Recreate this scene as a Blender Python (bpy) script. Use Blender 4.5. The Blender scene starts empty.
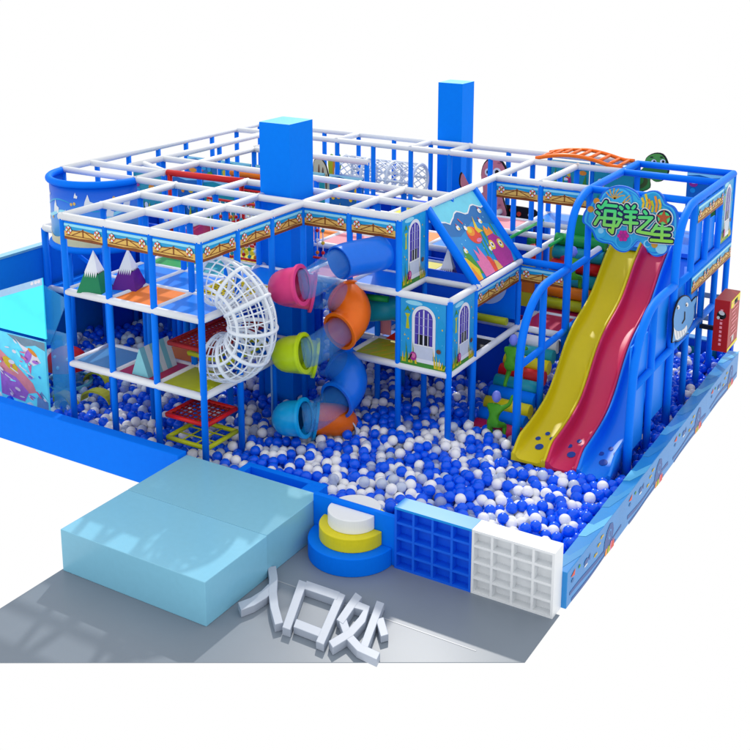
import bpy, math, random
from mathutils import Vector, Matrix
random.seed(7)
S = bpy.context.scene
COL = S.collection
PI = math.pi

# ------------------------------------------------------------------ camera, light, exposure
CAMC = Vector((13.3262, -15.8405, 10.6403))
YAW, PITCH, ROLL, FPX, OY = -0.536819, 0.228832, 0.0025588, 1113.578, -174.8618
FW = Vector((math.sin(YAW) * math.cos(PITCH), math.cos(YAW) * math.cos(PITCH), -math.sin(PITCH)))
RT0 = Vector((math.cos(YAW), -math.sin(YAW), 0)); UP0 = RT0.cross(FW)
RT = RT0 * math.cos(ROLL) + UP0 * math.sin(ROLL); UPV = UP0 * math.cos(ROLL) - RT0 * math.sin(ROLL)
cd = bpy.data.cameras.new('camera'); cam = bpy.data.objects.new('camera', cd); COL.objects.link(cam)
mw = Matrix((RT, UPV, -FW)).transposed().to_4x4(); mw.translation = CAMC
cam.matrix_world = mw
cd.sensor_width = 36; cd.lens = FPX / 750 * 36; cd.shift_y = OY / 750; cd.clip_end = 500
S.camera = cam
W = bpy.data.worlds.new('World'); S.world = W; W.use_nodes = True
W.node_tree.nodes['Background'].inputs[0].default_value = (1, 1, 1, 1)
W.node_tree.nodes['Background'].inputs[1].default_value = 1.0
ld = bpy.data.lights.new('key_lamp', 'AREA'); ld.shape = 'DISK'; ld.size = 0.9; ld.energy = 14500; ld.color = (1, .96, .9)
lo = bpy.data.objects.new('key_lamp', ld); COL.objects.link(lo)
LD = Vector((.46, -1.04, -1)).normalized()
lo.location = Vector((1, 1, 1)) - LD * 50
lo.rotation_euler = LD.to_track_quat('-Z', 'Y').to_euler()
S.view_settings.view_transform = 'Standard'; S.view_settings.look = 'None'
S.view_settings.exposure = 0; S.view_settings.gamma = 1
S.cycles.max_bounces = 7; S.cycles.diffuse_bounces = 3; S.cycles.transparent_max_bounces = 10

def at(u, v, x=None, y=None, z=None):
    """measured point of the photograph (750 px wide) on the plane x=, y= or z="""
    d = FW * FPX + RT * (u - 375) - UPV * (v - 375 - OY)
    k, val = (0, x) if x is not None else (1, y) if y is not None else (2, z)
    return CAMC + d * ((val - CAMC[k]) / d[k])

# ------------------------------------------------------------------ materials
def lin(c):
    return tuple((v / 255 / 12.92 if v <= 10 else ((v / 255 + .055) / 1.055) ** 2.4) for v in c)
MC = {}
def M(name, rgb=None, rough=.45, var=.06, scale=9, spec=.35, alpha=1, bump=0, trans=0, emit=0, metal=0):
    if name in MC: return MC[name]
    m = bpy.data.materials.new(name); m.use_nodes = True
    nt = m.node_tree; b = nt.nodes['Principled BSDF']
    c = lin(rgb)
    n = nt.nodes.new('ShaderNodeTexNoise'); n.inputs['Scale'].default_value = scale; n.inputs['Detail'].default_value = 4
    tc = nt.nodes.new('ShaderNodeTexCoord'); nt.links.new(tc.outputs['Object'], n.inputs['Vector'])
    r = nt.nodes.new('ShaderNodeMix'); r.data_type = 'RGBA'
    r.inputs[6].default_value = tuple(max(0, v * (1 - var)) for v in c) + (1,)
    r.inputs[7].default_value = tuple(min(1, v * (1 + var)) for v in c) + (1,)
    nt.links.new(n.outputs['Fac'], r.inputs[0]); nt.links.new(r.outputs[2], b.inputs['Base Color'])
    b.inputs['Roughness'].default_value = rough; b.inputs['Specular IOR Level'].default_value = spec
    b.inputs['Metallic'].default_value = metal
    if alpha < 1: b.inputs['Alpha'].default_value = alpha
    if bump:
        bp = nt.nodes.new('ShaderNodeBump'); bp.inputs['Strength'].default_value = bump; bp.inputs['Distance'].default_value = .01
        n2 = nt.nodes.new('ShaderNodeTexNoise'); n2.inputs['Scale'].default_value = scale * 8
        nt.links.new(tc.outputs['Object'], n2.inputs['Vector'])
        nt.links.new(n2.outputs['Fac'], bp.inputs['Height']); nt.links.new(bp.outputs[0], b.inputs['Normal'])
    if emit:
        nt.links.new(r.outputs[2], b.inputs['Emission Color']); b.inputs['Emission Strength'].default_value = emit
    MC[name] = m; return m
def grad(name, axis, lo_, hi_, c0, c1, rough=.35):
    """printed colour blend along one object axis"""
    m = M(name, c0, rough); nt = m.node_tree; b = nt.nodes['Principled BSDF']
    tc = nt.nodes.new('ShaderNodeTexCoord'); sx = nt.nodes.new('ShaderNodeSeparateXYZ'); mr = nt.nodes.new('ShaderNodeMapRange')
    mr.inputs[1].default_value = lo_; mr.inputs[2].default_value = hi_
    mx = nt.nodes.new('ShaderNodeMix'); mx.data_type = 'RGBA'
    mx.inputs[6].default_value = lin(c0) + (1,); mx.inputs[7].default_value = lin(c1) + (1,)
    nt.links.new(tc.outputs['Object'], sx.inputs[0]); nt.links.new(sx.outputs[axis], mr.inputs[0])
    nt.links.new(mr.outputs[0], mx.inputs[0]); nt.links.new(mx.outputs[2], b.inputs['Base Color'])
    return m
BLUE = M('blue_vinyl', (0, 121, 255), .6, spec=.08, bump=.05)
POST = M('blue_foam', (0, 124, 255), .55, spec=.12)
COLB = M('blue_column_paint', (0, 130, 255), .7, spec=.08)
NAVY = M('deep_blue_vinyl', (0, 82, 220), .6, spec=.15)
WHT = M('white_foam', (233, 237, 243), .45, .03)
WHT2 = M('white_paint', (236, 240, 244), .4, .02)
CAGE = M('white_cage_plastic', (226, 234, 244), .35, .02)
ORG = M('orange_vinyl', (246, 128, 12), .45, .1)
ORG2 = M('orange_plastic', (244, 112, 8), .3)
YEL = M('yellow_vinyl', (226, 214, 20), .4, .08)
YGR = M('lime_vinyl', (190, 200, 22), .4, .1)
CRIM = M('crimson_vinyl', (186, 26, 84), .4, .08)
RED = M('red_vinyl', (214, 20, 22), .4)
DRED = M('dark_red_net', (150, 10, 14), .5)
PINK = M('pink_plastic', (226, 62, 130), .3)
PKL = M('pale_pink', (244, 150, 160), .4)
LIME = M('lime_plastic', (196, 226, 12), .28)
CYAN = M('cyan_plastic', (10, 168, 232), .28)
TBLU = M('blue_plastic', (14, 112, 232), .28)
TEAL = M('teal_vinyl', (20, 160, 176), .4)
GRN = M('green_vinyl', (24, 160, 70), .4)
DGRN = M('dark_green_paint', (10, 128, 84), .45)
PUR = M('purple_paint', (96, 12, 140), .45)
LTB = M('pale_blue_vinyl', (134, 200, 228), .22, .04, bump=.1)
LTB2 = M('pale_blue_foam', (130, 194, 220), .26, .04, bump=.1)
DECKB = M('deck_blue', (6, 132, 246), .35, .1, 3)
DECKG = M('deck_grey_blue', (70, 140, 196), .35, .1, 3)
YSL = M('yellow_slide_plastic', (222, 204, 16), .42, .03)
RSL = M('red_slide_plastic', (216, 48, 98), .4, .03)
BSL = M('blue_slide_plastic', (14, 134, 250), .42, .03)
SHB = M('shelf_blue', (10, 100, 240), .4)
SHT = M('shelf_blue_top', (20, 150, 236), .35)
LET = M('grey_letter_foam', (176, 186, 202), .4, .03)
BLK = M('black_print', (10, 10, 14), .5)
NVP = M('navy_print', (10, 26, 84), .5)
LIL = M('lilac_head', (126, 140, 236), .4)
FGR = M('green_body', (70, 160, 24), .5)
RAILG = M('green_rail', (26, 178, 84), .4)
PFL = M('pit_floor_vinyl', (196, 200, 226), .5)
SEA = M('print_sea', (20, 160, 220), .35, .12, 5)
SEAD = M('print_sea_deep', (8, 112, 186), .35, .12, 5)
FOAM = M('print_foam', (150, 226, 250), .35)
SAND = M('print_sand', (226, 184, 92), .4, .15, 20)
WOOD = M('print_wood', (128, 66, 14), .45, .35, 14)
WIN = M('print_window_sky', (34, 164, 226), .35, .15, 4)
WPUR = M('print_window_purple', (74, 60, 170), .35, .2, 12)
PYEL = M('print_yellow', (232, 200, 40), .4, .2, 20)
PGRN = M('print_green', (70, 150, 50), .4, .25, 20)
PMAG = M('print_magenta', (170, 40, 140), .4, .2, 20)
PRED = M('print_red', (226, 74, 46), .4, .15, 20)
PORG = M('print_orange', (240, 150, 40), .4, .15, 20)
PPNK = M('print_pink', (226, 120, 170), .4, .15, 20)
WALLB = M('wall_print_blue', (40, 138, 214), .3, .15, 2.2)
WALLT = M('wall_print_top', (120, 200, 236), .25, .2, 2.5)
WALLD = M('wall_print_dark', (8, 78, 160), .35, .1)
WHALE = M('whale_blue', (96, 160, 222), .45)
REDC = M('red_cabinet_paint', (170, 16, 12), .35)
CABY = M('cabinet_yellow', (240, 226, 20), .4)
SCRB = M('screen_light', (70, 226, 246), .2, .1, 2)
def glassy(name, rgb, alpha, rough=.05):
    m = M(name, rgb, rough, .02, alpha=alpha, spec=.6); return m
CLR = glassy('clear_tube', (70, 150, 225), .17)
GLS = glassy('screen_glass', (60, 220, 250), .72)
GLS2 = glassy('pale_glass', (70, 170, 236), .45)
CLB = glassy('clear_ball', (190, 205, 240), .45)
FLR = M('floor_grey', (126, 137, 150), .36, .05, 1.5, spec=.28)
FLR2 = M('floor_grey_near', (128, 136, 145), .2, .03, 1.5)

# ------------------------------------------------------------------ mesh builder
class MB:
    def __init__(s): s.v = []; s.f = []; s.mi = []; s.sm = []; s.mats = []
    def mat(s, m):
        if m not in s.mats: s.mats.append(m)
        return s.mats.index(m)
    def add(s, vs, fs, m, smooth=False):
        o = len(s.v); k = s.mat(m); s.v += [tuple(v) for v in vs]
        for f in fs: s.f.append([i + o for i in f]); s.mi.append(k); s.sm.append(smooth)
        return s
    def box(s, a, b, m, bev=0):
        (x0, y0, z0), (x1, y1, z1) = [min(p, q) for p, q in zip(a, b)], [max(p, q) for p, q in zip(a, b)]
        vs = [(x, y, z) for x in (x0, x1) for y in (y0, y1) for z in (z0, z1)]
        return s.add(vs, [(0, 1, 3, 2), (4, 6, 7, 5), (0, 4, 5, 1), (2, 3, 7, 6), (0, 2, 6, 4), (1, 5, 7, 3)], m)
    def tube(s, path, r, m, n=12, cap=True, closed=False, squash=None):
        P = [Vector(p) for p in path]; k = len(P)
        R = r if isinstance(r, (list, tuple)) else [r] * k
        T = []
        for i in range(k):
            a = P[(i - 1) % k] if (i or closed) else P[i]; b = P[(i + 1) % k] if (i < k - 1 or closed) else P[i]
            T.append((b - a).normalized())
        u = T[0].orthogonal().normalized()
        if abs(T[0].z) < .9: u = (Vector((0, 0, 1)) - T[0] * T[0].z).normalized()
        vs = []
        for i in range(k):
            u = (u - T[i] * u.dot(T[i])).normalized(); w = T[i].cross(u)
            for j in range(n):
                a = 2 * PI * j / n; vs.append(P[i] + (u * math.cos(a) + w * math.sin(a)) * R[i])
        fs = []
        for i in range(k if closed else k - 1):
            for j in range(n):
                a = i * n + j; b = i * n + (j + 1) % n; c = ((i + 1) % k) * n + (j + 1) % n; d = ((i + 1) % k) * n + j
                fs.append((a, b, c, d))
        s.add(vs, fs, m, True)
        if cap and not closed:
            o = len(s.v) - len(vs)
            s.f.append([o + j for j in range(n)][::-1]); s.f.append([o + (k - 1) * n + j for j in range(n)])
            s.mi += [s.mat(m)] * 2; s.sm += [False] * 2
        return s
    def rod(s, a, b, r, m, n=12): return s.tube([a, b], r, m, n)
    def prism(s, pts, off, m, m2=None):
        """closed outline (3-D points) given a thickness vector"""
        n = len(pts); off = Vector(off)
        vs = [Vector(p) for p in pts] + [Vector(p) + off for p in pts]
        s.add(vs, [list(range(n))[::-1], list(range(n, 2 * n))], m)
        o = len(s.v) - 2 * n; k = s.mat(m2 or m)
        for i in range(n):
            j = (i + 1) % n; s.f.append([o + i, o + j, o + n + j, o + n + i]); s.mi.append(k); s.sm.append(False)
        return s
    def sph(s, c, r, m, n=14, k=9, sc=(1, 1, 1)):
        vs = []; fs = []
        for i in range(k + 1):
            t = PI * i / k
            for j in range(n):
                a = 2 * PI * j / n
                vs.append((c[0] + r * sc[0] * math.sin(t) * math.cos(a), c[1] + r * sc[1] * math.sin(t) * math.sin(a), c[2] + r * sc[2] * math.cos(t)))
        for i in range(k):
            for j in range(n):
                fs.append((i * n + j, (i + 1) * n + j, (i + 1) * n + (j + 1) % n, i * n + (j + 1) % n))
        return s.add(vs, fs, m, True)
    def lathe(s, c, prof, m, n=40, a0=0, a1=2 * PI, smooth=False):
        vs = []; fs = []; full = abs(a1 - a0 - 2 * PI) < 1e-6; k = n if full else n + 1
        for j in range(k):
            a = a0 + (a1 - a0) * j / n
            for r, z in prof: vs.append((c[0] + r * math.cos(a), c[1] + r * math.sin(a), c[2] + z))
        p = len(prof)
        for j in range(n):
            q = (j + 1) % k
            for i in range(p - 1): fs.append((j * p + i, q * p + i, q * p + i + 1, j * p + i + 1))
        return s.add(vs, fs, m, smooth)
    def build(s, name, parent=None, loc=None, bevel=0):
        me = bpy.data.meshes.new(name)
        L = Vector(loc) if loc is not None else Vector((0, 0, 0))
        me.from_pydata([tuple(Vector(v) - L) for v in s.v], [], s.f)
        for m in s.mats: me.materials.append(m)
        me.polygons.foreach_set('material_index', s.mi); me.polygons.foreach_set('use_smooth', s.sm)
        me.update()
        o = bpy.data.objects.new(name, me); COL.objects.link(o)
        o.location = L
        if parent:
            o.parent = parent
            o.location = L - parent_loc(parent)
        if bevel:
            b = o.modifiers.new('bevel', 'BEVEL'); b.width = bevel; b.segments = 2; b.limit_method = 'ANGLE'
        return o
def parent_loc(p):
    l = Vector(p.location)
    while p.parent: p = p.parent; l += Vector(p.location)
    return l
def thing(name, label, cat, loc=(0, 0, 0), group=None):
    o = bpy.data.objects.new(name, None); COL.objects.link(o); o.location = loc; o.empty_display_size = .2
    return tag(o, label, cat, group)
def tag(o, label, cat, group=None, kind=None):
    o['label'] = label; o['category'] = cat
    if group: o['group'] = group
    if kind: o['kind'] = kind
    return o
def struct(o, label=None):
    o['kind'] = 'structure'
    if label: o['label'] = label
    return o

class Art:
    """print on a panel: shapes laid as thin sheets, each layer a little above the one below"""
    def __init__(s, mb, fn): s.mb = mb; s.fn = fn; s.k = 0
    def poly(s, pts, m, k=None):
        s.k = k if k is not None else s.k + 1
        s.mb.add([s.fn(u, v, .002 + s.k * .0014) for u, v in pts], [list(range(len(pts)))], m); return s
    def ell(s, cx, cy, rx, ry, m, k=None, n=18, rot=0):
        c, q = math.cos(rot), math.sin(rot)
        return s.poly([(cx + rx * math.cos(a) * c - ry * math.sin(a) * q, cy + rx * math.cos(a) * q + ry * math.sin(a) * c) for a in [2 * PI * i / n for i in range(n)]], m, k)
    def line(s, pts, w, m, k=None):
        k = k if k is not None else s.k + 1
        for (x0, y0), (x1, y1) in zip(pts, pts[1:]):
            d = math.hypot(x1 - x0, y1 - y0) or 1; nx, ny = -(y1 - y0) / d * w / 2, (x1 - x0) / d * w / 2
            s.poly([(x0 - nx, y0 - ny), (x1 - nx, y1 - ny), (x1 + nx, y1 + ny), (x0 + nx, y0 + ny)], m, k)
        return s
    def rect(s, x0, y0, x1, y1, m, k=None): return s.poly([(x0, y0), (x1, y0), (x1, y1), (x0, y1)], m, k)
def planefn(O, ex, ey):
    O, ex, ey = Vector(O), Vector(ex).normalized(), Vector(ey).normalized(); n = ex.cross(ey)
    return lambda u, v, d: O + ex * u + ey * v + n * d

# ------------------------------------------------------------------ grid of the play frame
GX = lambda i: 1.2 * i
GY = lambda j: 1.165 * j
L1, L2, T = 1.89, 3.48, 5.10
RP, RB = .068, .08

# ------------------------------------------------------------------ setting
fl = MB()
A = at(0, 662.6, z=0); B = at(526, 662.6, z=0); A2 = at(-130, 662.6, z=0)
cut_l = B + (A2 - B) * ((B.x + .21) / (B.x - A2.x))
fl.prism([(-.21, -.50, -.012), (7.70, -.50, -.012), (7.70, B.y, -.012), (cut_l.x, cut_l.y, -.012)][::-1], (0, 0, .012), FLR)
struct(fl.build('floor'), 'grey glossy entrance floor in front of the play area')
pf = MB(); pf.box((-8.25, -.45, -.03), (7.6, 11.8, -.005), PFL)
struct(pf.build('pit_floor'), 'pale vinyl floor under the ball pit')
sm_ = MB(); sm_.box((3.18, -2.06, .0), (6.95, -2.035, .004), M('seam_light', (156, 163, 172), .35)); struct(sm_.build('floor_joint'), 'thin pale joint line across the grey floor')

# ------------------------------------------------------------------ pit walls
w = MB(); w.box((-9.4, -.62, 0), (-.185, -.36, .86), BLUE)
tag(w.build('pit_wall', bevel=.02), 'long plain blue padded wall along the front left of the ball pit', 'wall')
w = MB(); w.box((-8.4, 3.62, 0), (-8.16, -5, 3.10), BLUE) if 0 else w.box((-8.32, -.30, 0), (-8.12, 6.0, 2.96), M('side_wall_blue', (24, 146, 255), .6, spec=.1))
w.box((-8.34, -.32, 2.96), (-8.10, 6.0, 3.02), LTB)
tag(w.build('side_wall'), 'tall blue wall with pale top edge at the far left of the pit', 'wall')

# right wall with sea print
rw = thing('pit_wall', 'pale blue right pit wall printed with waves, corals and fish', 'wall', (7.6, 5, 0))
w = MB(); w.box((7.46, -.30, 0), (7.73, 11.35, .66), WALLB); w.build('wall_panel', rw, bevel=.012)
w = MB()
a = Art(w, planefn((7.731, -.62, 0), (0, 1, 0), (0, 0, 1)))
def wavepoly(x0, x1, y0, amp, ph, h): 
    n = 26; xs = [x0 + (x1 - x0) * i / n for i in range(n + 1)]
    return [(x, y0 + amp * math.sin(ph + 2.3 * x)) for x in xs] + [(x, y0 - h + amp * math.sin(ph + 2.3 * x + .5)) for x in xs[::-1]]
for q in range(4):
    x = .45 + q * 2.95
    a.poly(wavepoly(x, x + 2.6, .20, .04, q, .06), WALLD, 1)
    a.poly(wavepoly(x + .1, x + 2.3, .06, .02, q + 1, .05), WALLD, 1)
    cx = x + 1.9
    a.poly([(cx - .25, .10), (cx - .22, .3), (cx - .1, .47), (cx + .05, .55), (cx + .2, .5), (cx + .26, .34), (cx + .2, .2), (cx + .28, .08)], WALLD, 2)
    a.ell(cx + .05, .34, .09, .1, WALLB, 3); a.ell(cx + .07, .34, .05, .06, WALLD, 4)
    for k, (dx, dy, m) in enumerate(((-.1, .06, PORG), (.02, .07, PGRN), (.05, .04, YGR), (.15, .1, PPNK), (.22, .07, PRED))):
        a.poly([(cx + dx - .07, .0), (cx + dx - .08, dy), (cx + dx - .03, dy + .08), (cx + dx + .03, dy + .05), (cx + dx + .08, dy + .09), (cx + dx + .07, .0)], m, 3 + k)
    for dx, dy in ((1.35, .42), (1.5, .5), (1.2, .3)):
        a.ell(x + dx, dy, .055, .03, PYEL, 3); a.poly([(x + dx + .05, dy), (x + dx + .1, dy + .03), (x + dx + .1, dy - .03)], PYEL, 4); a.line([(x + dx, dy - .025), (x + dx, dy + .025)], .014, BLK, 5)
    a.ell(x + .75, .42, .1, .05, WALLD, 3); a.poly([(x + .84, .42), (x + .95, .49), (x + .93, .36)], WALLD, 4); a.line([(x + .66, .36), (x + .8, .36)], .03, WHT2, 5)
    a.poly([(x + .02, .50), (x + .2, .46), (x + .22, .57)], PRED, 3); a.ell(x + .12, .4, .06, .035, SEAD, 4)
    a.ell(x + .42, .5, .05, .03, PGRN, 3)
w.build('sea_print', rw)
w = MB(); a = Art(w, planefn((7.46, -.64, .661), (1, 0, 0), (0, 1, 0)))
for q in range(10):
    y = .35 + q * 1.18; s_ = random.uniform(.2, .6)
    a.poly([(0.0, y), (.12, y + .05), (.27, y + .3 + s_), (.27, y + .75 + s_), (.1, y + .5), (0, y + .5)], M('wall_top_light', (96, 184, 232), .3) if q % 2 else M('wall_top_dark', (60, 146, 208), .3), 1)
w.build('top_print', rw)
# back wall low on the right, taller behind
w = MB(); w.box((2.45, 11.75, 0), (7.46, 11.98, .64), NAVY); w.box((2.45, 11.73, .64), (7.48, 12.0, .68), WALLB)
for q in range(9): w.box((2.6 + q * .53, 11.73, .15), (2.95 + q * .53, 11.75, .45), TEAL)
tag(w.build('back_wall'), 'low dark blue back wall of the pit behind the slide tower posts', 'wall')
w = MB(); w.box((-7.2, 11.75, 0), (2.4, 11.9, 3.3), NAVY)
tag(w.build('back_wall'), 'tall dark blue padded wall closing the back of the play frame', 'wall')
w = MB(); w.box((-7.4, 4.9, 0), (-7.28, 11.7, 3.3), NAVY)
tag(w.build('side_wall'), 'dark blue padded wall at the left rear of the play frame', 'wall')
w = MB(); w.box((-8.1, 6.02, 0), (-4.85, 6.12, 3.2), NAVY)
tag(w.build('inner_wall'), 'dark blue padded wall behind the curved balcony', 'wall')

# short wall between block and shelves + round steps
w = MB(); w.box((2.985, -.62, 0), (4.70, -.52, .93), BLUE)
tag(w.build('pit_wall', bevel=.01), 'short blue wall panel between the pale block and the blue shelf', 'wall')
rs = thing('round_step', 'three tier round step in blue, yellow and white at the pit entrance', 'step', (3.9, -.62, 0))
for nm, r, z0, z1, m in (('lower_tier', .80, 0, .34, BLUE), ('middle_tier', .60, .34, .60, YEL), ('upper_tier', .45, .60, .86, WHT2)):
    for sgn in (1, -1):
        b = MB(); n = 30
        yy = -.625 if sgn > 0 else -.515
        out = [(3.83 + r * math.cos(a), yy - sgn * (r * math.sin(a)) * (1 if nm != 'upper_tier' else .95), z0) for a in [PI * i / n for i in range(n + 1)]]
        if sgn < 0: out = out[::-1]
        b.prism(out, (0, 0, z1 - z0), m)
        b.build(nm, rs, bevel=.015)

# pale foam blocks
b = MB(); b.box((-.17, -3.70, 0), (3.0, -2.045, .79), LTB)
tag(b.build('foam_block', bevel=.012), 'large pale blue foam block nearest the camera on the grey floor', 'block')
b = MB(); b.box((-.18, -2.035, 0), (2.98, -.365, .785), LTB2)
tag(b.build('foam_block', bevel=.012), 'pale blue foam block behind the nearest one, against the pit', 'block')
# hollow step box
b = MB()
x0, x1, y0, y1 = .90, 2.75, -.36, .22
b.box((x0, y0, .0), (x1, y0 + .14, .66), BLUE); b.box((x0, y1 - .14, .0), (x1, y1, .66), BLUE)
b.box((x0, y0 + .14, .0), (x0 + .16, y1 - .14, .66), BLUE); b.box((x1 - .35, y0 + .14, .0), (x1, y1 - .14, .66), BLUE)
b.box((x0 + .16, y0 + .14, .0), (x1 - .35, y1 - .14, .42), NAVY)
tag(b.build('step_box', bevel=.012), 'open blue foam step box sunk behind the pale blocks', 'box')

# cube shelves
def shelf(x0, x1, m, mtop, mback, label):
    t = thing('cube_shelf', label, 'shelf', ((x0 + x1) / 2, -.48, 0), 'cube shelves at the pit front')
    H, y0, y1, th = 1.168, -.668, -.30, .042
    b = MB(); b.box((x0, y0, 0), (x0 + th, y1, H - th), m); b.box((x1 - th, y0, 0), (x1, y1, H - th), m); b.box((x0 + th, y0, 0), (x1 - th, y1, th), m)
    b.build('side_frame', t)
    b = MB(); b.box((x0, y0, H - th), (x1, y1, H), mtop); b.build('top_board', t)
    b = MB(); b.box((x0 + th, y1 - .20, th), (x1 - th, y1 - .02, H - th), mback); b.build('back_board', t)
    for k in (1, 2, 3):
        x = x0 + (x1 - x0) * k / 4
        b = MB(); b.box((x - th / 2, y0 + .003, th), (x + th / 2, y1 - .2, H - th), m); b.build('divider', t)
        z = H * k / 4; b = MB()
        for q in range(4):
            xa = x0 + (x1 - x0) * q / 4 + (th if q == 0 else th / 2); xb = x0 + (x1 - x0) * (q + 1) / 4 - (th if q == 3 else th / 2)
            b.box((xa, y0 + .006, z - th / 2), (xb, y1 - .2, z + th / 2), m)
        b.build('shelf_board', t)
shelf(4.705, 6.175, SHB, SHT, SHB, 'bright blue cube shelf of sixteen compartments')
shelf(6.180, 7.640, WHT2, WHT2, WHT2, 'white cube shelf of sixteen compartments at the right corner')

# floor letters
def stroke_mesh(b, pts, wd, z0, z1, m, n=1):
    L = []; R = []; k = len(pts)
    for i, (x, y) in enumerate(pts):
        dx, dy = pts[min(i + 1, k - 1)][0] - pts[max(i - 1, 0)][0], pts[min(i + 1, k - 1)][1] - pts[max(i - 1, 0)][1]
        d = math.hypot(dx, dy); nx, ny = -dy / d * wd / 2, dx / d * wd / 2
        L.append((x + nx, y + ny)); R.append((x - nx, y - ny))
    out = [at(230 + x / 4.41, 560 + y / 4.41, z=z1) for x, y in L + R[::-1]]
    out = [Vector((p.x, p.y, z0)) for p in out]
    b.prism(out, (0, 0, z1 - z0), m)
letters = {
 'standing on the left': [[(184, 28), (192, 80), (188, 140), (196, 205), (216, 280)], [(182, 118), (150, 150), (100, 182), (42, 204)]],
 'square': [[(322, 92), (248, 302)], [(332, 108), (478, 158)], [(492, 146), (396, 366)], [(286, 276), (405, 322)]],
 'right': [[(568, 152), (530, 205), (484, 272)], [(540, 190), (602, 212), (582, 262), (530, 320), (444, 372)], [(498, 268), (520, 330), (570, 385), (655, 424)], [(664, 184), (590, 384)], [(660, 256), (682, 332)]]}
labs = ['grey block letter of two crossing strokes, beside the pale block', 'grey block letter shaped like an open square, middle one of the three', 'grey block letter of five strokes, rightmost of the three on the floor']
for (k, st), lb in zip(letters.items(), labs):
    b = MB()
    for i, s_ in enumerate(st): stroke_mesh(b, s_, 38 if k != 'right' else 36, .0 + .002 * i, .14 - .003 * i, LET)
    tag(b.build('floor_letter', bevel=.008), lb, 'letter', 'three block letters on the floor')

# ------------------------------------------------------------------ columns
b = MB(); b.box((-1.25, 3.66, 0), (-.44, 4.56, 6.76), COLB); b.add([(-1.25, 3.66, 6.763), (-.44, 3.66, 6.763), (-.44, 4.56, 6.763), (-1.25, 4.56, 6.763)], [(0, 1, 2, 3)], M('column_top', (70, 190, 245), .5))
tag(b.build('column'), 'square blue column rising through the middle of the play frame', 'column')
b = MB(); b.box((-1.16, 11.98, 0), (-.40, 12.72, 6.76), COLB); b.add([(-1.16, 11.98, 6.763), (-.40, 11.98, 6.763), (-.40, 12.72, 6.763), (-1.16, 12.72, 6.763)], [(0, 1, 2, 3)], MC['column_top'])
tag(b.build('column'), 'square blue column behind the back rail of the play frame', 'column')

# ------------------------------------------------------------------ climbing frame
CF = thing('climbing_frame', 'large indoor climbing frame of blue posts and white padded beams', 'climbing frame', (-2.4, 5.8, 0))
def post(x, y, z0=0, z1=T, m=POST, r=RP, parent=CF):
    b = MB(); b.tube([(x, y, z0), (x, y, z1)], r, m, 12); return b.build('post', parent, (x, y, z0))
def beam(p, q, m=WHT, r=RB, parent=CF, name='beam'):
    b = MB(); P = [p, q] if not isinstance(p[0], (tuple, list)) else p
    b.tube(P, r, m, 12); return b.build(name, parent, P[0])
# top lattice (z = T): (axis, fixed, from, to) in grid units
top = [('x', 0, -3, 0), ('x', 1, -3, 0), ('x', 2, -3, 0), ('x', 3, -4, 2), ('x', 4, -2, 2), ('x', 5, -5, 2), ('x', 9, -6, 4), ('x', 10, -6, 4), ('x', 7, 2, 4), 
       ('x', 7, -4, -1), ('y', -3, 0, 3), ('y', -2, 0, 4), ('y', -1, 0, 3.2), ('y', 0, 0, 5), ('y', 1, 3, 5), ('y', 2, 3, 9), ('y', -6, 3, 10), ('x', 3.8, -6, -4), ('x', 3, -6, -4), ('y', -5, 4, 9),
       ('y', -4, 3, 7), ('y', 3, 7, 9), ('y', -3, 9, 10), ('y', -1, 9, 10), ('y', 0, 9, 10), ('y', -4, 7, 9)]
for ax, f, a0, a1 in top:
    if ax == 'x': beam((GX(a0) - .06, GY(f), T), (GX(a1) + .06, GY(f), T))
    else: beam((GX(f), GY(a0) - .06, T + .006), (GX(f), GY(a1) + .06, T + .006), r=RB * .99)
beam((GX(-6), GY(3.35), T), (GX(-4), GY(3.95), T - .02), r=.07) if 0 else None
beam((GX(-4) + .1, GY(4) - .15, T), (GX(-2) - .08, GY(4), T), RED)
beam((GX(-5.1), GY(4.4), T), (GX(-4), GY(3.9), T), r=.07)
for x, y in ((-4.62, 4.5), (-2.52, 4.62)): post(x, y, L2, T, RED, .06)
# posts
pset = set()
for i in range(-3, 1):
    for j in range(0, 4): pset.add((i, j))
for i in (1, 2): pset |= {(i, 3), (i, 4), (i, 5)}
for i in range(-6, 5): pset |= {(i, 10), (i, 9)}
for j in range(3, 10): pset.add((-6, j)); 
for j in range(4, 9): pset |= {(-4, j), (2, j)}
for i in (-5, -3, -1, 0): pset |= {(i, 5), (i, 7)}
pset -= {(0, 7)}
pset |= {(3, 7), (4, 7), (3, 8)}
pset -= {(-1, 4), (4, 9), (4, 10), (4, 7)}
for i, j in sorted(pset):
    z0 = 0
    post(GX(i), GY(j), z0, T)
for x, y in ((3.6, GY(3)), (3.6, GY(4)), (3.6, GY(6))): post(x, y, 0, L2)
post(2.4, GY(6), L2, T)
post(3.0, GY(4), 0, L1); post(3.0, GY(5), 0, L1)
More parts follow.
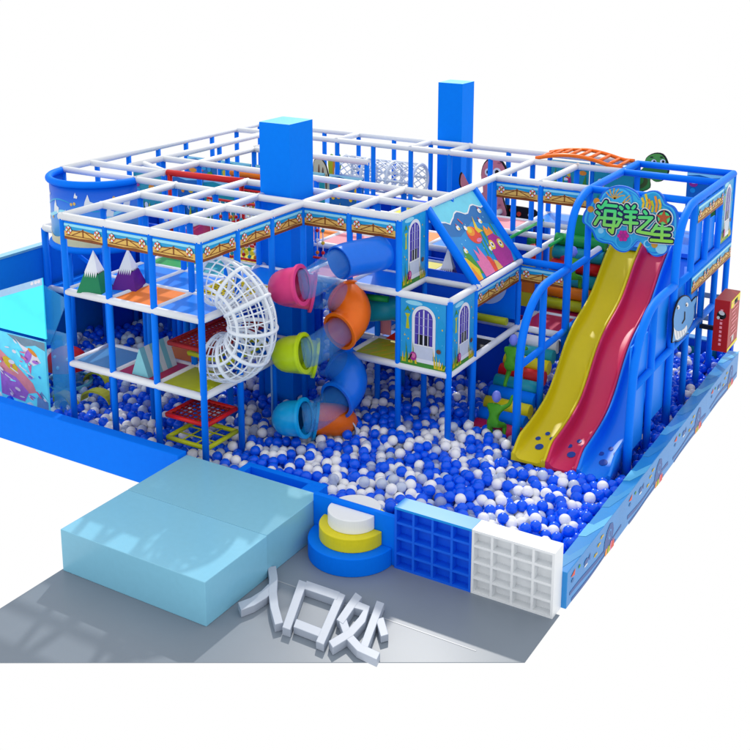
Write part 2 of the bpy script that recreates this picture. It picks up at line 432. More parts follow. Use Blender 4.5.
# decks
CELLS = []
def deck(i, j, z, m, w=1, h=1, border=True, parent=CF):
    x0, x1, y0, y1 = GX(i), GX(i + w), GY(j), GY(j + h)
    b = MB(); b.box((x0 + .085, y0 + .085, z - .04), (x1 - .085, y1 - .085, z + .048), m)
    b.build('deck', parent, ((x0 + x1) / 2, (y0 + y1) / 2, z))
EDG = set()
def edges(i, j, z, w=1, h=1):
    for k in range(w): EDG.add(('x', i + k, j, z)); EDG.add(('x', i + k, j + h, z))
    for k in range(h): EDG.add(('y', i, j + k, z)); EDG.add(('y', i + w, j + k, z))
for i, j, m in ((-3, 0, DECKB), (-2, 0, ORG), (-1, 0, DECKB), (-3, 1, DECKB), (-2, 1, DECKB), (-3, 2, GRN), (-2, 2, TEAL), (-1, 2, DECKB), (-4, 4, CRIM), (-3, 4, ORG), (-3, 3, DECKB), (-2, 3, YEL), (-5, 3, DECKB), (-6, 3, DECKB),
                (0, 3, PKL), (1, 3, DECKB), (0, 4, CRIM), (1, 4, YEL), (-5, 5, GRN), (-4, 6, YGR), (-3, 6, CRIM), (-2, 5, ORG), (-1, 5, PKL), (0, 6, ORG), (1, 6, DECKB), (-2, 7, GRN), (-5, 8, ORG), (-3, 8, DECKB), (-1, 8, YEL), (1, 8, PKL), (0, 9, DECKB), (2, 9, DECKB), (3, 9, DECKB)):
    deck(i, j, L2, m); edges(i, j, L2)
for i, j, m in ((-3, 0, DECKG), (-2, 0, CRIM), (-1, 0, YGR), (-2, 1, ORG), (-1, 2, DECKB), (1, 3, YGR), (2, 3, NAVY), (2, 4, BLK), (0, 4, DECKB), (-2, 2, CRIM), (1, 4, DECKB), (0, 5, RED), (-6, 3, DECKB), (-5, 3, DECKB), (3, 6, CRIM), (3, 7, CRIM)):
    deck(i, j, L1, m); edges(i, j, L1)
EDG |= {('x', 2, 3, L2), ('x', 2, 4, L2), ('y', 3, 3, L2), ('y', 2, 3, L2), ('y', 3, 3, L1), ('y', 3, 4, L1), ('y', 3, 5, L1), ('x', 2, 3, L1), ('x', 1, 3, L1), ('x', 2, 6, L1), ('x', 2, 4, L1),
        ('x', 2, 8, L2), ('x', 3, 8, L2), ('x', 2, 7, L2), ('y', 3, 6, L2), ('y', 3, 7, L2), ('y', 3, 8, L2), ('y', 4, 7, L2), ('y', 4, 8, L2), ('y', 4, 9, L2), ('x', 2, 9, L2), ('y', 0, 2, L1), ('y', 0, 1, L1), ('y', 0, 1, L2), ('y', 0, 2, L2)}
# merge neighbouring edge beams into straight runs
runs = []
for z in (L1, L2):
    for ax in 'xy':
        fixd = {}
        for e in EDG:
            if e[0] == ax and e[3] == z:
                f, a_ = (e[2], e[1]) if ax == 'x' else (e[1], e[2])
                fixd.setdefault(f, []).append(a_)
        for f, L in fixd.items():
            L.sort(); s0 = L[0]; pv = s0
            for a_ in L[1:] + [999]:
                if a_ != pv + 1: runs.append((ax, f, s0, pv + 1, z)); s0 = a_
                pv = a_
for ax, f, a0, a1, z in runs:
    if ax == 'x': beam((GX(a0) + .02, GY(f), z), (GX(a1) - .02, GY(f), z), r=.078)
    else: beam((GX(f), GY(a0) + .02, z + .004), (GX(f), GY(a1) - .02, z + .004), r=.076)

# nets
def net(x0, x1, y0, y1, z, m, frame, step=.12, sag=0, name='net'):
    b = MB()
    n = int((x1 - x0) / step); k = int((y1 - y0) / step)
    for i in range(1, n):
        x = x0 + (x1 - x0) * i / n; b.rod((x, y0, z), (x, y1, z), .017, m, 5)
    for j in range(1, k):
        y = y0 + (y1 - y0) * j / k; b.rod((x0, y, z + .005), (x1, y, z + .005), .017, m, 5)
    for p, q in (((x0, y0, z), (x1, y0, z)), ((x1, y0, z), (x1, y1, z)), ((x1, y1, z), (x0, y1, z)), ((x0, y1, z), (x0, y0, z))): b.rod(p, q, .05, frame, 8)
    return b.build(name, CF, ((x0 + x1) / 2, (y0 + y1) / 2, z))
net(-1.15, -.02, 1.2, 2.3, L2 + .02, M('yellow_net', (226, 206, 30), .5), MC['yellow_net'])
net(-1.12, -.08, .15, 1.1, 1.22, DRED, RED, .13); net(-1.12, -.08, .15, 1.1, .72, YGR, YGR, .3)
net(-1.12, -.08, .3, 2.2, 2.72, DRED, DRED, .11); net(-1.12, -.08, .9, 2.2, 2.3, YGR, YGR, .3)
net(-3.5, -2.5, 4.7, 5.8, L2 + .3, RED, RED)

# ---- printed banners
def banner(O, ex, w, h=.38, parent=CF, label=None):
    b = MB(); f = planefn(O, ex, (0, 0, 1)); n = Vector(ex).normalized().cross(Vector((0, 0, 1)))
    b.prism([f(0, 0, 0), f(w, 0, 0), f(w, h, 0), f(0, h, 0)], -n * .02, SEA)
    a = Art(b, f)
    k = max(1, round(w / 1.1)); pw = w / k
    a.rect(0, h - .035, w, h - .002, BLUE, 1); a.rect(0, h - .1, w, h - .045, FOAM, 1)
    for q in range(k):
        o = q * pw
        a.poly([(o, .02), (o + pw, .02), (o + pw, .17), (o + pw * .8, .20), (o + pw * .5, .24), (o + pw * .25, .2), (o, .17)], SAND, 1)
        a.poly([(o, .0), (o + pw, .0), (o + pw, .045), (o + pw * .7, .07), (o + pw * .4, .05), (o, .06)], WOOD, 2)
        a.line([(o + .05, .19), (o + pw * .5, .21), (o + pw - .05, .19)], .018, WOOD, 3)
        a.line([(o + .22, .1), (o + pw * .5, .23), (o + pw - .22, .1)], .018, WOOD, 4)
        a.line([(o + pw * .5, .08), (o + pw * .5, .26)], .03, WOOD, 5)
        a.line([(o + .05, .09), (o + pw - .05, .09)], .014, WOOD, 6)
        for cx in (o + .13, o + pw - .13):
            a.poly([(cx - .105, .2), (cx, .095), (cx + .105, .2), (cx, .305)], BLK, 7); a.poly([(cx - .09, .2), (cx, .11), (cx + .09, .2), (cx, .29)], WHT2, 8); a.ell(cx, .2, .078, .078, WHT2, 9, 12)
            for t in range(4):
                an = PI / 4 + t * PI / 2; a.ell(cx + .062 * math.cos(an), .2 + .062 * math.sin(an), .024, .024, PRED, 10, 8)
            a.ell(cx, .2, .04, .04, BLK, 10, 10); a.ell(cx, .2, .032, .032, SAND, 11, 10); a.line([(cx - .04, .17), (cx + .05, .24)], .012, BLK, 12)
    return b.build('banner', parent, tuple(Vector(O)))
ZB = 4.64
for i in (-3, -2, -1): banner((GX(i) + .07, -.03, ZB), (1, 0, 0), 1.06)
for j in (0, 1, 2): banner((.03, GY(j) + .07, ZB), (0, 1, 0), 1.02)
for i in (0, 1): banner((GX(i) + .07, GY(3) - .03, ZB), (1, 0, 0), 1.06)
for i in (2, 3): banner((GX(i) + .07, GY(7) - .03, ZB), (1, 0, 0), 1.06)
banner((3.63, GY(4) + .07, 3.02), (0, 1, 0), GY(2) - .14)
banner((3.67, GY(6) - .03, 3.02), (1, 0, 0), 1.06)

# ---- window panels
def window_panel(O, ex, w, h, parent=CF, sx=1):
    b = MB(); f = planefn(O, ex, (0, 0, 1)); n = Vector(ex).normalized().cross(Vector((0, 0, 1)))
    b.prism([f(0, 0, 0), f(w, 0, 0), f(w, h, 0), f(0, h, 0)], -n * .03, WIN)
    a = Art(b, f)
    def arch(cx, y0, y1, hw, m, k):
        pts = [(cx - hw, y0), (cx + hw, y0)] + [(cx + hw * math.cos(t), y1 - hw + hw * math.sin(t)) for t in [PI * i / 14 for i in range(15)]]
        a.poly(pts, m, k)
    cx = w * .52; hw = w * .26
    a.ell(w * .12, h * .7, .12, .2, SEA, 1); a.ell(w * .9, h * .55, .1, .3, SEA, 1); a.ell(w * .3, h * .95, .2, .05, FOAM, 1)
    a.rect(0, 0, w, h * .10, PGRN, 2)
    arch(cx, h * .2, h * .93, hw, WHT2, 3); arch(cx, h * .34, h * .88, hw * .76, WPUR, 4)
    a.rect(cx - hw * .5, h * .34, cx - .02, h * .5, BLK, 5); a.rect(cx + .02, h * .34, cx + hw * .5, h * .5, BLK, 5)
    for dx in (-.38, 0, .38): a.line([(cx + dx * hw, h * .34), (cx + dx * hw, h * (.87 - abs(dx) * .1))], .018 if dx else .03, WHT2, 6)
    for yy in (.5, .63, .75): a.line([(cx - hw * .74, h * yy), (cx + hw * .74, h * yy)], .012, M('mullion_lilac', (150, 140, 220)), 7)
    a.rect(cx - hw * .8, h * .12, cx + hw * .8, h * .32, M('print_pale', (206, 216, 232)), 6)
    a.rect(cx - hw, h * .07, cx + hw * 1.5, h * .13, WHT2, 7)
    for q in range(7):
        u = w * (.06 + .05 * q); a.poly([(u - .025, h * .04), (u + .03, h * .04), (u + .05 * math.sin(q * 2), h * (.2 + .09 * ((q * 7) % 3)))], (PYEL, YGR, PGRN)[q % 3], 8 + q)
    a.ell(w * .3, h * .15, .08, .1, PMAG, 15); a.ell(w * .31, h * .16, .045, .055, PPNK, 16); a.line([(w * .2, h * .08), (w * .27, h * .18)], .03, BLK, 17)
    for q in range(5):
        u = w * (.78 + .045 * q); a.poly([(u - .02, h * .02), (u + .035, h * .02), (u - .05 + .03 * q, h * (.3 - .05 * q))], (PYEL, YGR, PYEL)[q % 3], 8 + q)
    a.ell(w * .86, h * .29, .055, .05, M('print_brown', (110, 70, 50)), 14)
    a.poly([(w * .12, h * .55), (w * .2, h * .55), (w * .18, h * .72), (w * .22, h * .78), (w * .1, h * .78), (w * .14, h * .72)], YGR, 3)
    a.poly([(w * .08, h * .8), (w * .16, h * .9), (w * .24, h * .8), (w * .16, h * .84)], PGRN, 4)
    for u, v in ((.85, .8), (.1, .45), (.18, .4), (.93, .62), (.28, .86)): a.ell(w * u, h * v, .018, .022, PYEL, 5, 5)
    for q in range(16): a.ell(w * ((q * .37) % 1 * .94 + .03), h * (.35 + (q * .23) % .6), .008, .008, FOAM, 2, 6)
    return b.build('window_panel', parent, tuple(Vector(O)))
window_panel((2.47, GY(3) - .03, L1 + .07), (1, 0, 0), 1.06, 1.45)
window_panel((3.63, GY(3) + .07, L1 + .07), (0, 1, 0), 1.02, 1.45)
window_panel((2.43, GY(3) + .07, L2 + .07), (0, 1, 0), 1.02, 1.50)
# blue panels inside the bays
def panel(a, b, m=NAVY, parent=CF, name='panel'):
    mb = MB(); mb.box(a, b, m); return mb.build(name, parent, a)
panel((1.26, GY(4) - .02, L2), (2.34, GY(4) + .02, 4.6), BLUE)
panel((1.3, GY(3) - .02, L2 + .08), (2.33, GY(3) + .0, 4.62), BLUE) if 0 else None
panel((2.46, GY(4) - .02, L1 + .6), (3.54, GY(4) + .02, L2 + .25), NAVY)
panel((2.0, GY(6) + .1, 0), (3.5, GY(6) + .14, L2 - .1), NAVY)
panel((-7.1, GY(6.2), 0), (-4.9, GY(6.2) + .04, L2 - .1), NAVY)
panel((-4.7, GY(5.3), 0), (-1.3, GY(5.3) + .04, L2 - .1), NAVY)
panel((-.4, GY(5.6), 0), (2.0, GY(5.6) + .04, L2 - .1), NAVY)
panel((-2.36, GY(4.5), 0), (-1.3, GY(4.5) + .04, L2 - .1), BLUE)
panel((-.1, GY(4), .0), (.0, GY(5), L2), BLUE)
# big picture panels near the back (upper storey)
def picture(O, ex, w, h, kind, parent=CF):
    b = MB(); f = planefn(O, ex, (0, 0, 1)); n = Vector(ex).normalized().cross(Vector((0, 0, 1)))
    b.prism([f(0, 0, 0), f(w, 0, 0), f(w, h, 0), f(0, h, 0)], -n * .03, TEAL if kind % 2 else SEAD)
    a = Art(b, f); rnd = random.Random(kind)
    a.poly([(0, h * .93), (w * .3, h * .97), (w * .6, h * .92), (w, h * .96), (w, h), (0, h)], FOAM, 1)
    for q in range(9):
        a.ell(rnd.uniform(.1, w - .1), rnd.uniform(.1, h * .8), rnd.uniform(.04, .12), rnd.uniform(.04, .1), rnd.choice((PYEL, PMAG, PRED, WHT2, PGRN, PORG, SEA)), 2 + q)
    for q in range(5):
        u = w * (.1 + .2 * q); a.poly([(u - .06, 0), (u + .06, 0), (u + .03, rnd.uniform(.2, .5))], rnd.choice((PGRN, YGR, PMAG)), 12 + q)
    return b.build('picture_panel', parent, tuple(Vector(O)))
for q, (i, j) in enumerate(((-6, 7), (-5, 7), (-4, 7), (-3, 7), (-2, 7), (-6, 5.1), (-5, 5.1), (-4, 5.1))): picture((GX(i) + .08, GY(j) - .05, L2 + .1), (1, 0, 0), 1.04, 1.1, q)
picture((3.67, GY(10) - .05, L2 + .4), (1, 0, 0), 1.05, 1.1, 7); picture((2.47, GY(10) - .05, L2 + .9), (1, 0, 0), 1.05, .6, 9)
# bead fences of the upper storey
def bead_fence(x0, x1, y, z0, z1):
    b = MB(); cols = (RED, PYEL, TEAL, GRN, ORG, WHT2)
    n = int((x1 - x0) / .15)
    for i in range(n):
        x = x0 + (x1 - x0) * (i + .5) / n; b.rod((x, y, z0), (x, y, z1), .014, WHT, 6)
        for k in range(4):
            z = z0 + (z1 - z0) * (.12 + .24 * k + .06 * ((i * 5 + k * 3) % 4) / 4); b.sph((x, y, z), .045, cols[(i * 2 + k) % 6], 8, 5)
    b.rod((x0, y, z0), (x1, y, z0), .03, RED, 8); b.rod((x0, y, z1), (x1, y, z1), .03, RED, 8)
    b.build('bead_fence', CF, (x0, y, z0))
bead_fence(-3.5, -.1, GY(3.9), L2 + .1, 4.6); bead_fence(-4.6, -2.5, GY(5.2), L2 + .1, 4.5); bead_fence(-2.3, -1.3, GY(3) + .1, L2 + .1, 4.2)
# rainbow foam rolls behind the column
fa, fb, fc = at(232, 204, y=6.3), at(268, 204, y=6.3), at(250, 172, y=6.3)
t = thing('foam_stack', 'rainbow stack of foam rolls left of the tall column', 'foam rolls', tuple(fa))
for k, m in enumerate((YEL, PINK, GRN, BLUE, PKL, ORG)):
    dz = (fc.z - fa.z) / 6; b = MB(); b.rod((fa.x, 6.3, fa.z + dz * (k + .5)), (fb.x, 6.3, fa.z + dz * (k + .5)), dz * .5, m, 14); b.build('roll', t, (fa.x, 6.3, fa.z + dz * k))

# ------------------------------------------------------------------ curved balcony
cy = thing('curved_balcony', 'round blue balcony printed with sails and waves at the left corner', 'balcony', (-6, 3.5, L2))
ccx, ccy, cr = -6.0, 3.53, 1.2
b = MB(); b.lathe((ccx, ccy, 0), [(cr - .03, 3.5), (cr, 3.5), (cr, 5.05), (cr - .03, 5.05), (cr - .03, 3.5)], grad('cylinder_print', 2, -.5, .75, (120, 200, 236), (0, 104, 232)), 48, PI, 2 * PI, True)
a = Art(b, lambda u, v, d: Vector((ccx + (cr + d * 1.2) * math.cos(PI + u), ccy + (cr + d * 1.2) * math.sin(PI + u), v)))
def strip(us, lo_, hi_, m, k):
    for u0, u1 in zip(us, us[1:]): a.poly([(u0, lo_(u0)), (u1, lo_(u1)), (u1, hi_(u1)), (u0, hi_(u0))], m, k)
us = [PI * i / 48 for i in range(49)]
strip(us, lambda u: 3.5, lambda u: 3.85 + .12 * math.sin(u * 4), M('print_beach', (214, 206, 170), .4, .1), 1)
strip(us, lambda u: 4.28 + .1 * math.sin(u * 5), lambda u: 4.34 + .1 * math.sin(u * 5 + .3), FOAM, 1)
strip(us, lambda u: 4.55 + .12 * math.sin(u * 4 + 2), lambda u: 4.58 + .12 * math.sin(u * 4 + 2.1), SEA, 2)
for u, v, s_ in ((.25, 4.3, 1), (.55, 4.55, 1.1), (.75, 4.1, .7), (1.3, 4.45, 1.2), (1.6, 4.3, .9), (2.1, 4.62, 1.3), (2.5, 4.4, 1), (2.85, 4.6, 1), (1.0, 4.75, .5), (1.85, 4.8, .5)):
    a.poly([(u - .07 * s_, v - .08 * s_), (u + .07 * s_, v - .1 * s_), (u + .09 * s_, v + .02 * s_), (u + .03 * s_, v + .05 * s_), (u, v + .18 * s_), (u - .05 * s_, v + .04 * s_)], WHT2, 3)
for u, v in ((1.15, 4.2), (1.75, 4.6), (1.82, 4.62), (2.6, 4.75), (.4, 4.7), (2.2, 4.1)): a.ell(u, v, .03, .04, SAND, 4, 8)
b.build('curved_panel', cy, (ccx, ccy, 4))
for z in (5.08, 3.48):
    b = MB(); b.tube([(ccx + cr * math.cos(PI + t_), ccy + cr * math.sin(PI + t_), z) for t_ in us[::2]], .085, BLUE, 12); b.build('rim', cy, (ccx, ccy, z))
b = MB(); b.rod((-4.85, 3.4, 2.1), (-6.0, 2.5, 3.42), .05, BLUE, 10); b.build('brace', cy, (-5, 3, 3))
b = MB(); b.rod((-6, 2.4, 0), (-6, 2.4, 3.4), .06, POST, 10); b.build('post', cy, (-6, 2.4, 0))
# left annex
an = thing('side_platform', 'small blue platform with white edge left of the climbing frame', 'platform', (-7.4, 4, 0))
for x, y in ((-8.0, 3.5), (-8.0, 5.8)):
    b = MB(); b.rod((x, y, 0), (x, y, L2), .09, POST); b.build('post', an, (x, y, 0))
b = MB(); b.tube([(-8.0, 3.5, L2), (-7.2, 3.46, L2 - .02)], .09, WHT); b.build('beam', an, (-8, 3.5, L2))
b = MB(); b.tube([(-8.0, 3.5, L2), (-8.0, 5.8, L2)], .09, WHT); b.build('beam', an, (-8, 3.5, L2))
b = MB(); b.tube([(-8.0, 3.5, L1), (-4.9, 3.5, L1)], .08, WHT); b.build('beam', an, (-8, 3.5, L1))
b = MB(); b.box((-8.0, 3.55, L1 - .04), (-4.9, 5.8, L1 + .06), DECKB); b.build('deck', an, (-7, 4, L1))

# ------------------------------------------------------------------ sloped picture roof
sr = thing('sloped_panel', 'sloping undersea picture panel with red fish and purple monster', 'panel', (3, 5.8, 4.2))
O = Vector((2.42, 4.76, 5.02)); ey = (Vector((3.58, 0, 3.55)) - Vector((2.42, 0, 5.02))); LEN = ey.length; ey.normalize(); WD = 2.16
# u along +y, v measured up the slope from the bottom edge
Ob = Vector((3.58, 4.76, 3.55))
f = planefn(Ob, (0, 1, 0), -ey); H = LEN
b = MB(); n = Vector((0, 1, 0)).cross(-ey)
b.prism([f(0, 0, 0), f(WD, 0, 0), f(WD, H, 0), f(0, H, 0)], -n * .04, SEAD)
a = Art(b, f)
a.poly([(0, H * .62), (.5, H * .55), (1.3, H * .66), (WD, H * .5), (WD, 0), (0, 0)], M('print_mid_sea', (16, 140, 214), .3, .2, 2), 1)
a.poly([(0, H)] + [(WD * i / 16, H * (.80 + .04 * math.sin(i * 1.1 + .4) - .05 * (i < 4))) for i in range(17)] + [(WD, H)], WHT2, 2)
a.poly([(0, H)] + [(WD * i / 16, H * (.82 + .04 * math.sin(i * 1.1 + .4) - .05 * (i < 4))) for i in range(17)] + [(WD, H)], M('print_wave', (110, 216, 246), .3, .15, 4), 3)
a.ell(1.05, H * .5, .27, .22, PRED, 4, rot=-.3); a.ell(1.0, H * .56, .16, .12, PORG, 5); a.ell(.98, H * .58, .09, .08, PYEL, 6); a.ell(.88, H * .62, .06, .06, WHT2, 7); a.ell(1.12, H * .42, .12, .05, PPNK, 6)
a.poly([(1.22, H * .56), (1.42, H * .72), (1.36, H * .56), (1.5, H * .5), (1.26, H * .5)], PYEL, 5); a.line([(.88, H * .68), (.8, H * .76)], .04, PRED, 5)
for (u, v, r) in ((.6, .66, .4), (.35, .38, .5), (1.62, .62, .5), (1.85, .74, .5), (1.35, .27, .3)):
    a.ell(u, H * v, .07, .045 * 1.4, WHT2, 6, rot=r); a.ell(u + .03, H * v - .03, .035, .03, PYEL, 7); a.poly([(u - .02, H * v + .05), (u + .03, H * v + .05), (u, H * v + .12)], PRED, 8)
a.poly([(.0, 0), (.35, 0), (.42, H * .12), (.2, H * .3), (.05, H * .34)], PYEL, 4); a.poly([(.05, 0), (.3, 0), (.2, H * .2)], PORG, 5)
a.poly([(.2, H * .1), (.5, H * .05), (.45, H * .3), (.3, H * .42), (.18, H * .32)], PGRN, 3)
a.poly([(.5, 0), (.95, 0), (.98, H * .14), (.86, H * .38), (.78, H * .26), (.66, H * .36), (.62, H * .2), (.5, H * .22)], PPNK, 6)
a.poly([(.9, 0), (1.2, 0), (1.12, H * .18), (1.0, H * .22)], PRED, 5)
a.poly([(1.3, 0), (1.95, 0), (2.08, H * .12), (1.98, H * .34), (1.75, H * .44), (1.5, H * .4), (1.34, H * .22)], PMAG, 6)
for u, v in ((1.5, .3), (1.86, .27)): a.ell(u, H * v, .11, .12, PYEL, 7); a.ell(u, H * v, .06, .07, WHT2, 8); a.ell(u + .01, H * v, .03, .035, BLK, 9)
a.poly([(1.5, H * .42), (1.85, H * .42), (1.8, H * .52), (1.7, H * .48), (1.62, H * .56), (1.52, H * .5)], PORG, 7)
a.poly([(1.1, 0), (1.36, 0), (1.3, H * .1), (1.18, H * .14)], SAND, 7)
for q in range(6): a.line([(1.1 + .16 * q, H * .2), (1.2 + .15 * q, H * (.45 + .05 * (q % 3)))], .045, PGRN, 4)
for q in range(12): a.ell((q * .37) % 2, H * (.3 + (q * .17) % .5), .013, .02, FOAM, 3, 6)
b.build('picture_sheet', sr, tuple(Ob))
for y in (4.70, 6.98):
    b = MB(); b.rod((2.36, y, 5.1), (3.66, y, 3.46), .095, BLUE, 12); b.build('side_tube', sr, (3, y, 4.2))
b = MB(); b.rod((3.66, 4.62, 3.5), (3.66, 7.0, 3.5), .07, WHT, 12); b.build('bottom_rail', sr, (3.66, 5.8, 3.5))
# blue beam L2 from the slope to the slide tower
beam((3.66, GY(6), L2 + .02), (4.8, GY(6), L2 + .02), BLUE, .085)

# ------------------------------------------------------------------ slide tower frame
ST = thing('slide_tower', 'blue tubular tower frame with curved front arches around the slides', 'tower', (6, 8, 0))
Rt = .088
def sm3(p, n=4):
    p = [Vector(q) for q in p]; out = []
    for i in range(len(p) - 1):
        p1, p2 = p[i], p[i + 1]; L = (p2 - p1).length
        if L > 1.2: out.append(p1); continue
        d1 = (p2 - p[max(i - 1, 0)]).normalized() * L; d2 = (p[min(i + 2, len(p) - 1)] - p1).normalized() * L
        for k in range(n):
            t = k / n; out.append(p1 * (2 * t ** 3 - 3 * t ** 2 + 1) + d1 * (t ** 3 - 2 * t ** 2 + t) + p2 * (-2 * t ** 3 + 3 * t ** 2) + d2 * (t ** 3 - t ** 2))
    out.append(p[-1]); return out
for x in (4.8, 7.2):
    up = [(x, 11.65, 5.1), (x, 8.25, 5.1), (x, 7.85, 5.07), (x, 7.45, 4.93), (x, 7.18, 4.7), (x, 7.02, 4.38), (x, 6.95, 3.95), (x, 6.93, 3.3), (x, 6.93, 0)]
    b = MB(); b.tube(sm3(up), Rt, POST, 14); b.build('upper_arch', ST, (x, 8, 4))
    lo_ = [(x, 6.93, 3.5), (x, 5.75, 3.5), (x, 5.3, 3.43), (x, 4.9, 3.22), (x, 4.6, 2.9), (x, 4.42, 2.5), (x, 4.34, 2.0), (x, 4.3, 1.3), (x, 4.3, 0)]
    b = MB(); b.tube(sm3(lo_), Rt, POST, 14); b.build('lower_arch', ST, (x, 5.5, 2))
    b = MB(); b.rod((x, 5.55, 0), (x, 5.55, 3.48), .075, POST); b.build('post', ST, (x, 5.55, 0))
    for y in ((8.155, 9.32, 10.485, 11.65) if x > 5 else (8.155, 11.65)):
        b = MB(); b.rod((x, y, 0), (x, y, 5.1), .075, POST); b.build('post', ST, (x, y, 0))
    b = MB(); b.rod((x, 4.3, 2.05), (x, 10.4 if x > 5 else 8.155, 2.05), .075, POST); b.build('rail', ST, (x, 6, 2))
    b = MB(); b.rod((x, 6.93, 3.44), (x, 11.65, 3.44), .08, POST); b.build('rail', ST, (x, 8, 3.44))
for y in (8.155, 10.4, 11.65):
    b = MB(); b.rod((4.8, y, 5.1), (7.2, y, 5.1), .085, POST); b.build('beam', ST, (6, y, 5.1))
b = MB(); b.rod((4.8, 11.65, 3.9), (7.2, 11.65, 3.9), .08, POST); b.build('beam', ST, (6, 11.65, 3.9))
b = MB(); b.rod((4.8, 11.65, 1.9), (7.2, 11.65, 1.9), .07, M('grey_rail', (90, 120, 160))); b.build('rail', ST, (6, 11.65, 1.9))
b = MB(); b.rod((4.8, 11.65, 1.3), (7.2, 11.65, 1.3), .07, MC['grey_rail']); b.build('rail', ST, (6, 11.65, 1.3))
b = MB(); b.box((4.9, 9.45, L2 - .06), (7.1, 11.6, L2 + .04), DECKB); b.build('deck', ST, (6, 10.5, L2))
b = MB(); b.box((7.10, 8.25, L2 + .05), (7.13, 9.25, 4.6), BSL); b.build('side_panel', ST, (7.1, 8.7, 4))
b = MB(); b.box((7.10, 9.4, L2 + .05), (7.13, 10.4, 4.3), BSL); b.build('side_panel', ST, (7.1, 9.9, 4))
b = MB(); b.box((7.10, 4.4, .55), (7.13, 5.47, 2.9), BSL); b.build('side_panel', ST, (7.1, 4.9, 1.4))
b = MB(); b.box((7.10, 5.63, .75), (7.13, 6.85, 3.4), BSL); b.build('side_panel', ST, (7.1, 6.2, 2))
b = MB(); b.box((7.10, 7.0, 2.1), (7.13, 8.08, 3.36), BSL); b.build('side_panel', ST, (7.1, 7.5, 2.7))
b = MB(); b.box((7.10, 8.23, 2.1), (7.13, 9.25, 3.36), BSL); b.build('side_panel', ST, (7.1, 8.7, 2.7))
banner((7.285, 8.2, 4.60), (0, 1, 0), 2.2, .42, ST); banner((7.285, 8.05, 3.0), (0, 1, 0), 3.55, .42, ST)
window_panel((7.24, 10.56, L2 + .07), (0, 1, 0), 1.02, 1.50, ST)
picture((6.1, 11.55, L2 + .5), (1, 0, 0), 1.0, 1.05, 12, ST)

# ------------------------------------------------------------------ wave slides
WS = thing('wave_slide', 'three lane wavy slide in yellow, red and blue ending in the balls', 'slide', (6, 5, 0))
prof = [(3.66, .35), (3.95, .38), (4.3, .43), (4.7, .50), (5.1, .60), (5.5, .76), (5.85, 1.02), (6.15, 1.33), (6.45, 1.62), (6.8, 1.86), (7.2, 2.03), (7.6, 2.17), (8.0, 2.36), (8.35, 2.62), (8.7, 2.92), (9.05, 3.16), (9.4, 3.36), (9.8, 3.48)]
def smoothp(p, n=3):
    out = []
    for i in range(len(p) - 1):
        p0, p1, p2, p3 = p[max(i - 1, 0)], p[i], p[i + 1], p[min(i + 2, len(p) - 1)]
        for k in range(n):
            t_ = k / n
            out.append(tuple(.5 * (2 * p1[c] + (p2[c] - p0[c]) * t_ + (2 * p0[c] - 5 * p1[c] + 4 * p2[c] - p3[c]) * t_ ** 2 + (3 * p1[c] - p0[c] - 3 * p2[c] + p3[c]) * t_ ** 3) for c in (0, 1)))
    out.append(p[-1]); return out
PR = smoothp(prof)
def lane(x0, x1, m, lab, hl=.34, hr=.34):
    b = MB(); sec = []
    W_ = x1 - x0
    vs = []; ns = 0
    for (y, z) in PR:
        g = min(1, max(.12, (y - 3.66) / .35)) ** .6
        L, R_ = hl * g, hr * g
        cs = [(0, -.06), (0, L * .6), (0.0, L * .9), (.012, L), (.05, L), (.062, L * .9), (.07, L * .5), (.085, .09), (.12, .03), (.18, 0), (W_ / 2, -.008), (W_ - .18, 0), (W_ - .12, .03), (W_ - .085, .09), (W_ - .07, R_ * .5), (W_ - .062, R_ * .9), (W_ - .05, R_), (W_ - .012, R_), (W_, R_ * .9), (W_, R_ * .6), (W_, -.06)]
        ns = len(cs); vs += [(x0 + a_, y, z + c_) for a_, c_ in cs]
    fs = []
    for i in range(len(PR) - 1):
        for k in range(ns):
            q = (k + 1) % ns; fs.append((i * ns + k, (i + 1) * ns + k, (i + 1) * ns + q, i * ns + q))
    b.add(vs, fs, m, True); b.add(vs[:ns], [list(range(ns))], m); b.add(vs[-ns:], [list(range(ns))[::-1]], m)
    o = b.build('slide_lane', WS, (x0, 5, 0)); o['label'] = lab; return o
LX = ((4.98, 5.72), (5.725, 6.38), (6.385, 7.08))
lane(*LX[0], YSL, 'yellow lane'); lane(*LX[1], RSL, 'red lane'); lane(*LX[2], BSL, 'blue lane', .34, .42)
b = MB()
def zat(y):
    for (y0, z0), (y1, z1) in zip(PR, PR[1:]):
        if y0 <= y <= y1: return z0 + (z1 - z0) * (y - y0) / (y1 - y0)
for x0, x1 in LX:
    c = (x0 + x1) / 2
    for dx, dy, r in ((0, 4.25, .085), (-.14, 4.52, .055), (.13, 4.62, .05), (-.02, 4.75, .05)):
        pts = [(c + dx + r * math.cos(t_), dy + r * 1.3 * math.sin(t_)) for t_ in [2 * PI * i / 14 for i in range(14)]]
        b.add([(x, y, zat(y) + .005) for x, y in pts], [list(range(14))], M('paw_blue', (10, 70, 170), .4))
b.build('paw_print', WS, (6, 4.4, .5))

